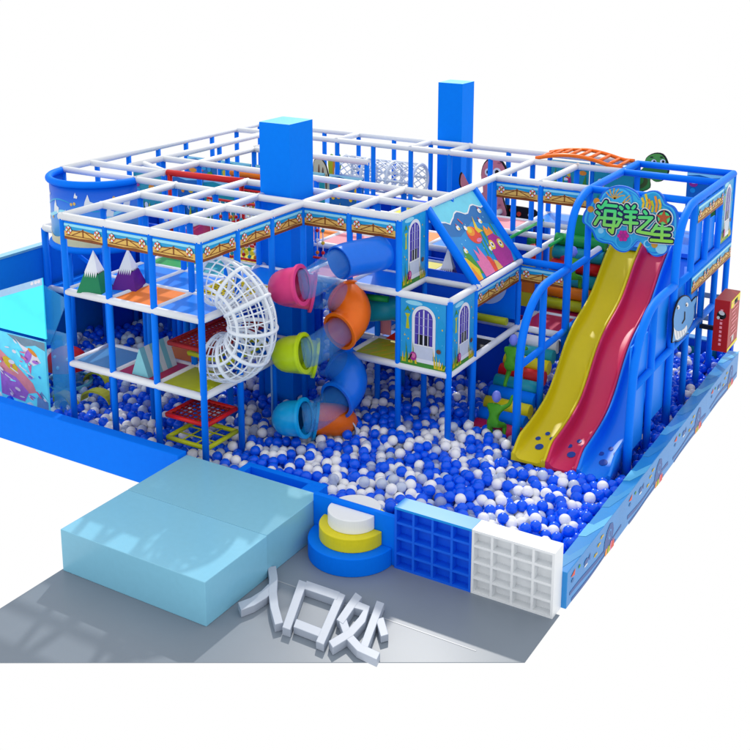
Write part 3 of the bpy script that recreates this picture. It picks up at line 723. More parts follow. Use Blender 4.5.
# ------------------------------------------------------------------ slide sign
SG = thing('slide_sign', 'blue coral shaped sign with green lettering above the slides', 'sign', (6, 7.93, 4.5))
YS = 7.93
def sp(x, y, d=0): 
    p = at(580 + x / 6.82, 190 + y / 6.82, y=YS); return Vector((p.x, YS - d, p.z))
outl = [(22, 165), (40, 130), (60, 100), (85, 62), (130, 55), (150, 20), (190, -12), (260, -30), (330, -18), (385, 15), (410, 50), (430, 30), (470, 8), (525, 8), (565, 40), (590, 90), (640, 115), (668, 165), (672, 240), (665, 330), (660, 370), (615, 385), (590, 430), (540, 455), (490, 445), (440, 385), (400, 350), (360, 390), (325, 420), (285, 425), (240, 405), (205, 370), (150, 360), (105, 335), (80, 280), (40, 240), (15, 215)]
def smooth_closed(p, n=3):
    out = []
    k = len(p)
    for i in range(k):
        p0, p1, p2, p3 = p[(i - 1) % k], p[i], p[(i + 1) % k], p[(i + 2) % k]
        for q in range(n):
            t_ = q / n
            out.append(tuple(.5 * (2 * p1[c] + (p2[c] - p0[c]) * t_ + (2 * p0[c] - 5 * p1[c] + 4 * p2[c] - p3[c]) * t_ ** 2 + (3 * p1[c] - p0[c] - 3 * p2[c] + p3[c]) * t_ ** 3) for c in (0, 1)))
    return out
b = MB(); ou = smooth_closed(outl); b.prism([sp(*p) for p in ou][::-1], (0, .06, 0), M('sign_blue', (16, 112, 232), .35)); b.build('sign_board', SG, (6, YS, 4.5))
def shrink(p, k, c=(345, 205)): return [(c[0] + (x - c[0]) * k, c[1] + (y - c[1]) * k) for x, y in p]
b = MB()
for k, m, l in ((.955, M('sign_cyan', (60, 190, 244), .35), 1), (.91, M('sign_mid', (24, 140, 236), .35), 2), (.87, M('sign_cyan2', (44, 180, 236), .35, .25, 6), 3)):
    b.add([sp(x, y, .004 * l) for x, y in shrink(ou, k)], [list(range(len(ou)))], m)
def disc(x, y, r, m, l, n=16, ry=None): b.add([sp(x + r * math.cos(t_), y + (ry or r) * math.sin(t_), .004 * l) for t_ in [2 * PI * i / n for i in range(n)]], [list(range(n))], m)
for r, m, l in ((120, MC['sign_mid'], 4), (108, MC['sign_cyan'], 5), (90, SEA, 6), (70, MC['sign_cyan2'], 7)): disc(270, 75, r * .8, m, l)
for r, m, l in ((60, MC['sign_cyan'], 4), (50, SEA, 5)): disc(500, 70, r, m, l); disc(140, 290, r * .6, MC['sign_cyan'] if l == 5 else m, l); disc(300, 345, r, m, l)
disc(555, 395, 40, FOAM, 4); disc(460, 365, 26, FOAM, 4); disc(465, 365, 20, SEA, 5); disc(145, 275, 20, FOAM, 6)
GOLD = M('sign_gold', (214, 164, 50), .4, .2, 20)
disc(75, 130, 22, GOLD, 5); disc(115, 75, 22, GOLD, 5); disc(75, 130, 14, PORG, 6); disc(115, 75, 14, PORG, 6); disc(510, 372, 22, GOLD, 6); disc(510, 360, 12, PORG, 7)
def ribbon(mb, pts, w, m, l, fn=sp, round_=True):
    pts = list(pts)
    for (x0, y0), (x1, y1) in zip(pts, pts[1:]):
        d = math.hypot(x1 - x0, y1 - y0) or 1; nx, ny = -(y1 - y0) / d * w / 2, (x1 - x0) / d * w / 2
        mb.add([fn(x0 - nx, y0 - ny, l), fn(x1 - nx, y1 - ny, l), fn(x1 + nx, y1 + ny, l), fn(x0 + nx, y0 + ny, l)], [(0, 1, 2, 3)], m)
for i in range(6):
    a_ = -.5 - i * .42; ribbon(b, [(240, 60), (240 + 45 * math.cos(a_), 60 + 45 * math.sin(a_)), (240 + 75 * math.cos(a_ + .15), 60 + 75 * math.sin(a_ + .15))], 7, GOLD, .034)
for i in range(4): ribbon(b, [(290, 90), (315 + 12 * i, 60 + 14 * i), (345, 35 + 22 * i)], 7, GOLD, .037)
for x, y, h, m in ((430, 120, 70, PYEL), (455, 130, 105, PYEL), (475, 130, 70, PORG), (495, 150, 80, YGR), (520, 150, 110, PORG), (545, 140, 80, PYEL)):
    ribbon(b, [(x, y), (x + 8, y - h * .5), (x - 4, y - h)], 16, m, .036)
disc(298, 310, 36, PMAG, 9, 8); 
for i in range(6): disc(298 + 28 * math.cos(i * 1.05), 310 + 28 * math.sin(i * 1.05), 13, M('sign_magenta', (206, 30, 150), .4), 10 + i % 2, 8)
b.build('coral_print', SG, (6, YS, 4.5))
# lettering, four characters: strokes in the measured sign coordinates
G = {
 'a': [[(136, 104), (150, 118)], [(126, 146), (142, 158)], [(112, 226), (128, 200), (142, 180)], [(190, 76), (176, 98), (160, 116)], [(182, 98), (262, 106)], [(186, 136), (176, 232)], [(186, 136), (254, 142)], [(254, 142), (246, 215), (238, 262), (234, 286), (214, 268)], [(152, 184), (278, 194)], [(176, 232), (262, 240)], [(214, 156), (216, 166)], [(208, 206), (210, 216)]],
 'b': [[(290, 112), (302, 124)], [(282, 154), (296, 164)], [(268, 238), (282, 214), (294, 196)], [(336, 104), (348, 118)], [(390, 106), (378, 120)], [(322, 142), (402, 146)], [(330, 178), (392, 182)], [(316, 216), (408, 222)], [(364, 146), (360, 272)]],
 'c': [[(460, 142), (472, 156)], [(424, 182), (512, 184)], [(512, 184), (470, 226), (410, 276)], [(410, 276), (440, 284), (520, 296)]],
 'd': [[(544, 236), (528, 262), (514, 276)], [(530, 256), (640, 262)], [(528, 298), (632, 304)], [(506, 336), (650, 346)], [(584, 238), (580, 340)]]}
def capsule(mb, pts, w, m, depth, yoff=0):
    """rounded stroke as a raised plate"""
    hull_n = 10
    for (x0, y0), (x1, y1) in zip(pts, pts[1:]):
        a_ = math.atan2(y1 - y0, x1 - x0); out = []
        for i in range(hull_n + 1):
            t_ = a_ + PI / 2 + PI * i / hull_n; out.append((x0 + w / 2 * math.cos(t_), y0 + w / 2 * math.sin(t_)))
        for i in range(hull_n + 1):
            t_ = a_ - PI / 2 + PI * i / hull_n; out.append((x1 + w / 2 * math.cos(t_), y1 + w / 2 * math.sin(t_)))
        jit = capsule.k = (capsule.k + 1) % 31
        mb.prism([sp(16 + (x - 16) * .972, y, depth + jit * .00035) for x, y in out][::-1], (0, .012, 0), m)
capsule.k = 0
GG = grad('sign_letter_green', 2, sp(0, 310).z - 4.5, sp(0, 100).z - 4.5, (176, 232, 30), (70, 226, 130))
WG = M('sign_white_edge', (236, 244, 236), .4)
for key, st in G.items():
    bw, bn, bg = MB(), MB(), MB()
    for s_ in st:
        dot = key == 'a' and s_[0] in ((214, 156), (208, 206))
        if not dot: capsule(bw, s_, 52, WG, .05); capsule(bn, s_, 41, NVP, .062)
    for s_ in st:
        dot = key == 'a' and s_[0] in ((214, 156), (208, 206))
        if dot: capsule(bn, s_, 12, NVP, .088)
        else: capsule(bg, s_, 21, GG, .076)
    if key == 'a':
        bn.add([sp(x, y, .066) for x, y in ((180, 134), (250, 140), (244, 236), (174, 230))], [(0, 1, 2, 3)], NVP)
    ch = bw.build('letter', SG, (6, YS, 4.5)); bn.build('letter_outline', ch, (6, YS, 4.5)); bg.build('letter_face', ch, (6, YS, 4.5))
b = MB()
for r, m, l in ((62, WG, 17), (54, NVP, 20), (42, GG, 23)): disc(580, 186, r, m, l, 20)
star = [(578 + (54 if i % 2 == 0 else 22) * math.sin(PI * i / 5 + .1), 184 - (54 if i % 2 == 0 else 22) * math.cos(PI * i / 5 + .1)) for i in range(10)]
b.prism([sp(x, y, .11) for x, y in star][::-1], (0, .02, 0), M('starfish_brown', (190, 90, 44), .5, .3, 30))
b.build('starfish', SG, (6, YS, 4.5))

# ------------------------------------------------------------------ whale cut-out on the right side
XW = 7.32
def wp(x, y, d=0): return at(600 + x / 5.77, 270 + y / 5.77, x=XW + d)
wh = thing('whale_cutout', 'flat blue cartoon whale fixed to the slide tower side', 'cutout', (XW, 8, 2.4))
body = [(424, 335), (423, 285), (434, 225), (455, 172), (480, 148), (503, 146), (520, 160), (530, 182), (540, 168), (560, 150), (556, 180), (546, 205), (546, 250), (536, 300), (518, 335), (508, 352), (514, 368), (498, 372), (478, 396), (452, 414), (434, 412), (416, 422), (420, 380)]
b = MB(); b.prism([wp(*p) for p in smooth_closed(body, 2)], (-.03, 0, 0), BLK)
b.add([wp(x, y, .004) for x, y in shrink(smooth_closed(body, 2), .955, (485, 280))], [list(range(len(body) * 2))], WHALE)
b.add([wp(x, y, .008) for x, y in ((426, 330), (434, 346), (450, 353), (470, 350), (488, 336), (500, 316), (503, 335), (498, 358), (482, 378), (462, 394), (446, 404), (436, 400), (429, 370))], [list(range(13))], WHT2)
for q in range(4): 
    x = 440 + q * 15; b.add([wp(u, v, .012) for u, v in ((x, 350), (x + 3, 350), (x + 10, 395 - q * 6), (x + 7, 396 - q * 6))], [(0, 1, 2, 3)], M('whale_line', (170, 184, 204)))
for x, y in ((452, 215), (502, 200)):
    b.add([wp(x + 8 * math.cos(t_), y + 13 * math.sin(t_), .012) for t_ in [2 * PI * i / 12 for i in range(12)]], [list(range(12))], WHT2)
    b.add([wp(x - 3 + 3 * math.cos(t_), y + 3 + 7 * math.sin(t_), .016) for t_ in [2 * PI * i / 8 for i in range(8)]], [list(range(8))], BLK)
b.add([wp(x, y, .012) for x, y in ((488, 240), (493, 240), (492, 285), (476, 312), (472, 308), (486, 282))], [list(range(6))], BLK)
b.build('whale_figure', wh, (XW, 8, 2.4))
# ------------------------------------------------------------------ red cabinet beside the wall
rc = thing('vending_cabinet', 'tall dark red cabinet with yellow stripes at the right rear', 'cabinet', (7.5, 10, .7))
y0 = 8.75; 
q0 = at(715, 300, y=y0); q1 = at(725, 302, y=y0); qb = at(710, 350, y=y0)
x0_, x1_, zt, zb = q0.x, q1.x + .12, q0.z + .02, qb.z
b = MB(); b.box((x0_, y0, zb), (x1_, y0 + .95, zt), REDC); b.build('body', rc, (x0_, y0, zb), bevel=.01)
b = MB(); f = planefn((x1_ + .001, y0, zb), (0, 1, 0), (0, 0, 1)); a = Art(b, f); hh = zt - zb
a.rect(.0, 0.02, .94, .09, CABY, 1); a.poly([(.1, hh - .02), (.94, hh - .02), (.94, hh - .22), (.7, hh - .16), (.4, hh - .24), (.1, hh - .2)], CABY, 1)
for q in range(9): a.rect(.2 + (q % 2) * .1, .3 + q * .1, .8 - (q % 3) * .12, .33 + q * .1, PKL, 2)
a.rect(.35, .16, .55, .3, M('print_grey', (200, 200, 200)), 3); a.rect(.4, hh - .19, .7, hh - .07, BLK, 2)
b.build('side_print', rc, (x1_, y0, zb))
b = MB(); f = planefn((x0_, y0 - .001, zb), (1, 0, 0), (0, 0, 1)); a = Art(b, f); wv = x1_ - x0_
for q in range(9): a.rect(wv * .42, .15 + q * .1, wv * .58, .21 + q * .1, PKL, 1)
a.ell(wv * .5, hh - .35, wv * .3, .1, BLK, 1, rot=-.4); a.ell(wv * .5, hh - .3, wv * .2, .05, MC['print_grey'], 2, rot=-.4); a.ell(wv * .3, hh - .42, wv * .1, .04, MC['print_grey'], 3)
b.build('front_print', rc, (x0_, y0, zb))
b = MB(); b.box((7.2, y0 + .50, zb + .3), (x0_ + .002, y0 + .58, zb + .4), M('dark_leg', (20, 30, 44))); b.build('bracket', rc, (x0_, y0, 0))

# ------------------------------------------------------------------ cage tube
cg = thing('cage_tube', 'curved white lattice climbing tube joining two floors of the tower', 'climbing tube', (0, .6, 2))
C0 = Vector((-.02, .60, 3.32)); RM, rm = .80, .47
def tor(th, ph): # th along the arc (PI/2 top .. -PI/2 bottom)
    d = Vector((math.cos(th), 0, math.sin(th))); c = C0 + d * RM
    if abs(th) > PI / 2:
        pass
    return c + (d * math.cos(ph) + Vector((0, 1, 0)) * math.sin(ph)) * rm
t0, t1 = math.radians(97), math.radians(-100)
NR = 7
for i in range(NR):
    b = MB(); th = t0 + (t1 - t0) * i / (NR - 1)
    b.tube([tor(th, 2 * PI * j / 28) for j in range(28)], .042, CAGE, 8, closed=True)
    b.build('ring', cg, tuple(C0 + Vector((math.cos(th), 0, math.sin(th))) * RM))
b = MB()
for j in range(16):
    ph = 2 * PI * j / 16; b.tube([tor(t0 + (t1 - t0) * i / 26, ph) for i in range(27)], (.018 if j % 4 else .036), CAGE, 6)
b.build('long_bar', cg, tuple(C0))
b = MB()
for i in range((NR - 1) * 3):
    if i % 3: b.tube([tor(t0 + (t1 - t0) * i / ((NR - 1) * 3), 2 * PI * j / 28) for j in range(28)], .015, CAGE, 6, closed=True)
b.build('thin_ring', cg, tuple(C0))

# ------------------------------------------------------------------ spiral tube slide
TS = thing('tube_slide', 'zigzag tube slide of coloured elbows and clear tubes down to the balls', 'slide', (1.3, 2.2, 0))
def pipe(path, r, m, name, n=24, rim=None, thick=.03):
    """hollow pipe with wall thickness and a flange at each open end"""
    b = MB(); b.tube(path, r, m, n, cap=False); b.tube(path, r - thick, m, n, cap=False)
    P = [Vector(p) for p in path]
    for e, i in ((P[0], 1), (P[-1], -2)):
        d = (e - P[i]).normalized()
        if rim: b.tube([e - d * .03, e + d * .03], [rim, rim], m, n, cap=False); 
        u = d.orthogonal().normalized(); w_ = d.cross(u); vs = []
        for rr in (r - thick, (rim or r)):
            for j in range(n): t_ = 2 * PI * j / n; vs.append(e + d * .03 * (1 if rim else 0) + (u * math.cos(t_) + w_ * math.sin(t_)) * rr)
        b.add(vs, [(j, (j + 1) % n, n + (j + 1) % n, n + j) for j in range(n)], m)
        if rim:
            vs = [v - d * .06 for v in vs]; b.add(vs, [(j, (j + 1) % n, n + (j + 1) % n, n + j) for j in range(n)], m)
    return b.build(name, TS, tuple(P[0]))
def bez(a, b_, c, d, n=12):
    a, b_, c, d = map(Vector, (a, b_, c, d))
    return [a * (1 - t_) ** 3 + 3 * b_ * t_ * (1 - t_) ** 2 + 3 * c * t_ ** 2 * (1 - t_) + d * t_ ** 3 for t_ in [i / n for i in range(n + 1)]]
TR = .37
YM, YL = 2.75, 1.75      # mouths of the right elbows / rims of the left elbows
def R3(u, v): return at(u, v, y=YM)
def L3(u, v): return at(u, v, y=YL)
dm = Vector((-.14, -.98, -.16)).normalized(); dl = Vector((-.93, -.28, -.15)).normalized()
m1 = R3(339, 263); w0 = Vector((m1.x + .55, 3.50, m1.z + .12))
pipe(bez(w0, w0 + Vector((0, -.25, 0)), m1 - dm * .3, m1), TR, TBLU, 'blue_section', rim=None)
lefts = [(L3(301, 285), PINK, 'pink_elbow'), (L3(304, 353), LIME, 'lime_elbow'), (L3(304, 418), CYAN, 'cyan_elbow')]
rights = [(R3(340, 331), ORG2, 'orange_elbow'), (R3(337, 400), TBLU, 'blue_elbow')]
mouths = [m1] + [r[0] for r in rights]
for (lp, m, nm), mo in zip(lefts, mouths):
    pipe(bez(mo + dm * .02, mo + dm * .3, lp - dl * .3, lp, 8), TR - .06, CLR, 'clear_section', thick=.012)
    e = lp + Vector((.05, .95, -.42))
    pipe(bez(lp, lp + dl * .62, lp + Vector((-.62, .45, -.3)), lp + Vector((-.2, .70, -.38))), TR, m, nm, rim=TR + .055)
for k, (mo, m, nm) in enumerate(rights):
    pipe(bez(mo, mo - dm * .42, mo + Vector((.16, .46, .40)), mo + Vector((-.26, .62, .52))), TR + .02, m, nm, rim=TR + .06)
    lp = lefts[k][0]
    pipe([lp + Vector((-.18, .72, -.38)), mo + Vector((-.28, .63, .52))], TR - .03, CLR, 'clear_section', thick=.012)
ex = at(349, 434, y=3.2)
pipe(bez(lefts[2][0] + Vector((-.2, .72, -.34)), lefts[2][0] + Vector((.4, 1.2, -.42)), (ex.x - .3, 3.2, .42), (ex.x, 3.0, .36), 10), TR - .02, ORG2, 'exit_section')
e2 = Vector((ex.x + .08, 2.7, .36))
pipe([(ex.x - .35, 3.2, .38), (ex.x + .1, 2.75, .38)], TR - .03, M('grey_white_plastic', (200, 214, 232), .3), 'exit_collar')
b = MB(); sx_ = at(272, 400, y=2.2).x; b.rod((sx_, 2.2, 0), (sx_, 2.2, 3.4), .022, M('silver', (110, 160, 220), .4)); b.build('support_pole', TS, (sx_, 2.2, 0))

# ------------------------------------------------------------------ small play pieces
def mountain(x, y, z, s, h, m, label, rot=0.3):
    t_ = thing('foam_mountain', label, 'foam shape', (x, y, z))
    hs = .40
    def ring(r, zz): return [(x + r * math.cos(rot + PI / 4 + PI / 2 * i), y + r * math.sin(rot + PI / 4 + PI / 2 * i), z + zz) for i in range(4)]
    R_ = s * .707
    b = MB(); lo_ = ring(R_, 0); hi_ = ring(R_ * (1 - hs - .05), h * (hs + .05)); b.add(lo_ + hi_, [(0, 1, 5, 4), (1, 2, 6, 5), (2, 3, 7, 6), (3, 0, 4, 7), (3, 2, 1, 0)], m); b.build('base', t_, (x, y, z))
    b = MB(); hi2 = [Vector(p) + (Vector(p) - Vector((x, y, p[2]))).normalized() * .004 for p in ring(R_ * (1 - hs - .1), h * (hs + .1))]
    ap = Vector((x, y, z + h))
    for k in range(4):
        p, q = hi2[k], hi2[(k + 1) % 4]; b.add([p, q, ap], [(0, 1, 2)], WHT2)
        out = (((p + q) / 2) - Vector((x, y, p.z))).normalized() * .012
        for i in range(6):
            u0, u1 = p.lerp(q, i / 6), p.lerp(q, (i + 1) / 6)
            dn = ((p + q) / 2 - ap).normalized() * h * (.05 + .045 * ((i * 3 + k) % 3))
            b.add([u0 + out * .2, u1 + out * .2, (u0 + u1) / 2 + dn + out * .6], [(0, 1, 2)], WHT2)
    b.build('snow_cap', t_, (x, y, z))
g = at(91, 289, z=L2 + .09)
mountain(g.x + .02, g.y + .1, L2 + .05, .56, .86, DGRN, 'green foam mountain with white peak on the front left deck')
g = at(126, 286, z=L2 + .09)
mountain(g.x, g.y + .1, L2 + .05, .56, .84, PUR, 'purple foam mountain with white peak behind the green one')
mountain(2.78, 5.0, L2 - .2, .5, .9, PUR, 'purple foam mountain under the sloping picture panel')
# striped tent wedge
t = thing('foam_wedge', 'triangular foam wedge striped pale blue and white on the crimson deck', 'foam shape', (-1.9, .5, L1))
P = [at(132, 374, z=L1 + .05), at(149.5, 378, z=L1 + .05)]
tx0, tx1 = P[0].x + .05, P[1].x - .05; ty = P[0].y; ln = .88; zt = L1 + .05
n = 6
for k in range(n):
    ya, yb = ty + ln * k / n, ty + ln * (k + 1) / n
    m = (M('tent_teal', (120, 190, 206), .4), M('tent_white', (206, 220, 226), .4))[k % 2]
    b = MB(); b.prism([(tx0 - .05, ya, zt), (tx1 + .05, ya, zt), ((tx0 + tx1) / 2, ya, zt + .60)][::-1], (0, yb - ya, 0), m); b.build('stripe', t, (tx0, ya, zt))
# mushroom
t = thing('mushroom_seat', 'red mushroom with white dots standing in the balls behind the glass', 'play mushroom', (-5.2, 1.5, 0))
mp = at(67, 362, y=1.7); mx, my, mz = mp.x, 1.7, mp.z - .1
b = MB(); b.lathe((mx, my, mz), [(.52 * math.cos(a_), .48 * math.sin(a_)) for a_ in [PI / 2 * i / 10 for i in range(11)]] , RED, 32, smooth=True); b.lathe((mx, my, mz), [(.0, .0), (.52, 0)], RED, 32)
for u, v in ((-2.4, .5), (-1.6, .8), (-1.2, .3), (-.7, .7), (-1.9, .2), (-.3, .3)): b.sph((mx + .5 * math.cos(v) * math.cos(u), my + .5 * math.cos(v) * math.sin(u), mz + .47 * math.sin(v)), .045, WHT2, 10, 6)
b.build('cap', t, (mx, my, mz))
b = MB(); b.lathe((mx, my, 0), [(.36, .0), (.34, mz)], GLS2, 28, smooth=True); b.build('stem', t, (mx, my, 0))
b = MB(); b.lathe((mx, my, 0), [(.5, mz - .42), (.58, mz - .42), (.58, mz - .36), (.5, mz - .36)], M('teal_ring', (110, 190, 210)), 28); b.build('ring_shelf', t, (mx, my, mz))
# yellow rockers
for k, (u, v) in enumerate(((97, 377), (98, 394), (66, 397))):
    p = at(u, v, z=.55); b = MB()
    pts = [(p.x + .36 * math.cos(a_) , p.y + .08 * math.sin(k * 2 + a_), .42 + .26 * math.sin(a_)) for a_ in [PI * i / 10 for i in range(11)]]
    for (q0_, q1_) in zip(pts, pts[1:]): b.add([(q0_[0], q0_[1] - .12, q0_[2]), (q1_[0], q1_[1] - .12, q1_[2]), (q1_[0], q1_[1] + .12, q1_[2]), (q0_[0], q0_[1] + .12, q0_[2]), (q0_[0], q0_[1] - .12, q0_[2] - .05), (q1_[0], q1_[1] - .12, q1_[2] - .05), (q1_[0], q1_[1] + .12, q1_[2] - .05), (q0_[0], q0_[1] + .12, q0_[2] - .05)], [(0, 1, 2, 3), (7, 6, 5, 4), (0, 4, 5, 1), (3, 2, 6, 7)], M('rocker_yellow', (206, 206, 60), .4))
    tag(b.build('yellow_rocker', loc=(p.x, p.y, .4)), ('arched yellow foam piece lying under the first white deck edge', 'arched yellow foam piece in the balls below the other two', 'arched yellow foam piece behind the glass by the mushroom')[k], 'foam piece', 'arched yellow foam pieces')

# projection screens on the left
t = thing('projection_screen', 'bright screen with undersea picture and cyan glass at the far left', 'screen', (-5, .2, 0))
YSn = .36
zz = lambda u, v: at(u, v, y=YSn)
b = MB(); out = [zz(-90, 306), zz(44.5, 343), zz(49.5, 416), zz(-90, 380)]
c1, c2, c3, c4 = out
out = [Vector((-7.9, YSn, c2.z)), Vector((c2.x, YSn, c2.z)), Vector((c2.x, YSn, .2)), Vector((-7.9, YSn, .2))]
b.prism(out, (0, .05, 0), M('screen_sea', (90, 206, 240), .3, .3, 3, emit=.3))
a = Art(b, lambda u, v, d: Vector((c2.x + u, YSn - .002 - d, v)))
zt = c2.z
a.poly([(0, zt), (-.0, zt - .2), (-.3, zt - .12), (-.7, zt - .22), (-1.1, zt - .05), (-1.2, zt)][::-1], M('screen_rock', (120, 150, 170), .5, .3, 6), 1)
a.poly([(0, .2), (0, .62), (-.2, .8), (-.35, .6), (-.4, .2)], M('screen_rock2', (120, 170, 220), .5, .3, 6), 1)
WFS = M('screen_white', (240, 236, 246), .5)
LPU = M('screen_lilac', (180, 120, 220), .5, .3, 8)
a.poly([(-.15, zt - .5), (-.3, zt - .3), (-.5, zt - .25), (-.75, zt - .18), (-.95, zt - .05), (-.7, zt - .3), (-.62, zt - .5), (-.4, zt - .62)], WFS, 2)
a.ell(-.55, zt - .42, .1, .2, LPU, 3, rot=-.5); a.ell(-.4, zt - .3, .16, .05, PORG, 4, rot=-.5); a.ell(-.28, zt - .5, .035, .03, NVP, 4); a.poly([(-.7, zt - .45), (-1.0, zt - .35), (-.75, zt - .52)], PPNK, 3); a.poly([(-.6, zt - .6), (-.5, zt - .85), (-.45, zt - .6)], PPNK, 3)
a.poly([(-1.5, zt - .4), (-.9, zt - .75), (-.45, zt - 1.05), (-.35, zt - 1.25), (-.7, zt - 1.35), (-1.5, zt - 1.0)], M('screen_pink', (236, 150, 160), .5, .2, 6), 3)
a.poly([(-1.5, zt - .9), (-1.0, zt - 1.0), (-.6, zt - 1.3), (-.75, zt - 1.55), (-1.5, zt - 1.5)], LPU, 4)
a.ell(-1.15, zt - .72, .26, .12, PYEL, 5, rot=-.5); a.ell(-1.1, zt - .66, .1, .05, WFS, 6)
rq = random.Random(5)
for q in range(34):
    a.ell(-rq.uniform(.05, 1.5), zt - rq.uniform(.1, 1.7), rq.uniform(.02, .11), rq.uniform(.012, .04), rq.choice((WFS, M('screen_cy', (120, 230, 250), .4, .2, 9, emit=.3), LPU, PPNK, M('screen_blue', (60, 140, 220), .4, .3, 9), WFS)), 8 + q, rot=rq.uniform(-.9, .1))
for dx, dy in ((-.6, -.8), (-.4, -.9), (-.9, -.9), (-1.1, -1.1)): a.line([(dx, zt + dy), (dx - .25, zt + dy + .1)], .03, WFS, 7)
b.build('picture_screen', t, (-5, .4, 0))
XS = c2.x
q1, q2 = at(42, 278, y=YSn), at(-60, 308, y=YSn)
SCE = M('screen_glow', (64, 222, 250), .2, .25, 1.2, emit=.45)
b = MB(); b.prism([Vector((q1.x, YSn, 2.085)), Vector((q1.x, YSn, q1.z)), Vector((-7.9, YSn, q1.z - (q1.x + 7.9) * (q1.z - q2.z) / (q1.x - q2.x))), Vector((-7.9, YSn, 2.085))], (0, .03, 0), SCE)
k_ = (q1.z - q2.z) / (q1.x - q2.x)
a = Art(b, lambda u, v, d: Vector((q1.x + u, YSn - .002 - d, q1.z + u * k_ + v)))
EDGM = M('screen_edge', (170, 210, 246), .3, .1)
a.poly([(0, 0), (-3, 0), (-3, -.16), (0, -.16)], EDGM, 1)
for dx in (-.32, -.2, -.1): a.ell(dx, -.06, .05, .04, WFS, 2, 8)
b.build('glass_side', t, (-5, .3, 2.5))
b = MB(); b.prism([(XS - .1, .62, 2.2), (XS + .42, .62, 2.2), (XS + .42, .62, .2), (XS - .1, .62, .2)], (0, .02, 0), GLS2); b.build('glass_back', t, (-6, .6, 2))
b = MB(); b.prism([at(43, 285, y=.6), at(66, 299, y=.6), at(66, 303, y=.6), at(50, 345, y=.6), at(44, 345, y=.6)], (0, .02, 0), GLS2); b.build('glass_wing', t, (-4.5, .6, 2.6))

# ------------------------------------------------------------------ roller climb + figures
t = thing('roller_climb', 'steep stair of coloured foam rollers rising from the balls', 'climbing stair', (4.2, 5.5, 0))
cols = [CRIM, BLUE, YEL, BLUE, TEAL, RED, YEL, TEAL, WHT]
for k, m in enumerate(cols):
    s_ = k / 8; y = 4.75 + 2.0 * s_; z = .33 + 1.36 * s_
    b = MB(); b.tube([(3.66, y, z), (4.72, y, z)], .16, m, 16); b.build('roller', t, (3.66, y, z))
b = MB(); b.box((3.68, 6.80, 1.35), (4.72, 6.86, 1.80), BLUE); b.build('riser_panel', t, (4.2, 6.8, 1.6))
t = thing('roller_climb', 'upper foam steps in yellow, orange and teal behind the pink deck', 'climbing stair', (4.2, 8.8, L1))
for k, (m, y, z, r) in enumerate(((YGR, 8.50, 2.1, .14), (ORG, 8.6, 2.38, .15), (TEAL, 8.75, 2.66, .16), (RED, 8.9, 2.95, .15), (TEAL, 9.0, 3.25, .16), (GRN, 9.1, 3.55, .15))):
    b = MB(); b.tube([(3.66, y, z), (4.93, y, z)], r, m, 16); b.build('roller', t, (3.66, y, z))
for q, (x0, x1, m) in enumerate(((2.5, 3.0, YGR), (3.0, 3.55, YEL))):
    panel((x0, 8.2, L1 + .1), (x1, 8.26, L1 + .45), m); panel((x0, 8.21, L1 + .46), (x1, 8.25, L1 + .85), ORG); panel((x0, 8.2, L1 + .86), (x1, 8.26, L1 + 1.3), m)
panel((3.66, 9.26, L1 + .1), (4.95, 9.30, L2 - .1), TEAL); panel((4.0, 9.2, L2 + .1), (4.7, 9.24, L2 + .7), GRN)
panel((3.0, 8.05, L1 - .3), (4.7, 8.09, L1 - .1), CRIM)

def person(base, joints, label, loc):
    """joints: dict of points relative to loc; one skinned body"""
    order = ['pelvis', 'chest', 'neck', 'shl', 'ell', 'hal', 'shr', 'elr', 'har', 'hil', 'knl', 'ftl', 'tol', 'hir', 'knr', 'ftr', 'tor_']
    E_ = [('pelvis', 'chest'), ('chest', 'neck'), ('chest', 'shl'), ('shl', 'ell'), ('ell', 'hal'), ('chest', 'shr'), ('shr', 'elr'), ('elr', 'har'), ('pelvis', 'hil'), ('hil', 'knl'), ('knl', 'ftl'), ('ftl', 'tol'), ('pelvis', 'hir'), ('hir', 'knr'), ('knr', 'ftr'), ('ftr', 'tor_')]
    rad = dict(pelvis=.1, chest=.115, neck=.045, shl=.055, ell=.04, hal=.03, shr=.055, elr=.04, har=.03, hil=.075, knl=.055, ftl=.035, tol=.03, hir=.075, knr=.055, ftr=.035, tor_=.03)
    me = bpy.data.meshes.new('person'); me.from_pydata([joints[k] for k in order], [(order.index(a_), order.index(b_)) for a_, b_ in E_], [])
    o = bpy.data.objects.new('person', me); COL.objects.link(o); o.location = loc
    sk = o.modifiers.new('skin', 'SKIN')
    for i, k in enumerate(order): me.skin_vertices[0].data[i].radius = (rad[k] * 1.1, rad[k] * 1.1) if me.skin_vertices else (.05, .05)
    me.skin_vertices[0].data[0].use_root = True
    o.modifiers.new('sub', 'SUBSURF').levels = 2; o.modifiers['sub'].render_levels = 2
    me.materials.append(FGR)
    tag(o, label, 'figure', 'green climbing figures')
    h = MB(); hc = Vector(joints['neck']) + Vector((0, .01, .14)); h.sph(hc, .105, LIL, 16, 12, (.9, 1, 1.25)); h.sph(hc + Vector((0, .1, -.02)), .02, LIL, 8, 6)
    for sx in (-1, 1): h.sph(hc + Vector((.095 * sx, 0, -.01)), .025, LIL, 8, 6, (.5, 1, 1.3))
    ho = h.build('head'); ho.parent = o
    return o
J = dict(pelvis=(0, 0, .52), chest=(0, .08, .78), neck=(0, .12, .92), shl=(-.15, .1, .84), ell=(-.2, .2, .72), hal=(-.18, .38, .78), shr=(.15, .1, .84), elr=(.26, .22, .9), har=(.28, .36, 1.08),
         hil=(-.08, 0, .48), knl=(-.1, .08, .24), ftl=(-.12, -.02, .02), tol=(-.12, .1, 0), hir=(.09, .0, .48), knr=(.17, .22, .42), ftr=(.18, .16, .2), tor_=(.18, .27, .18))
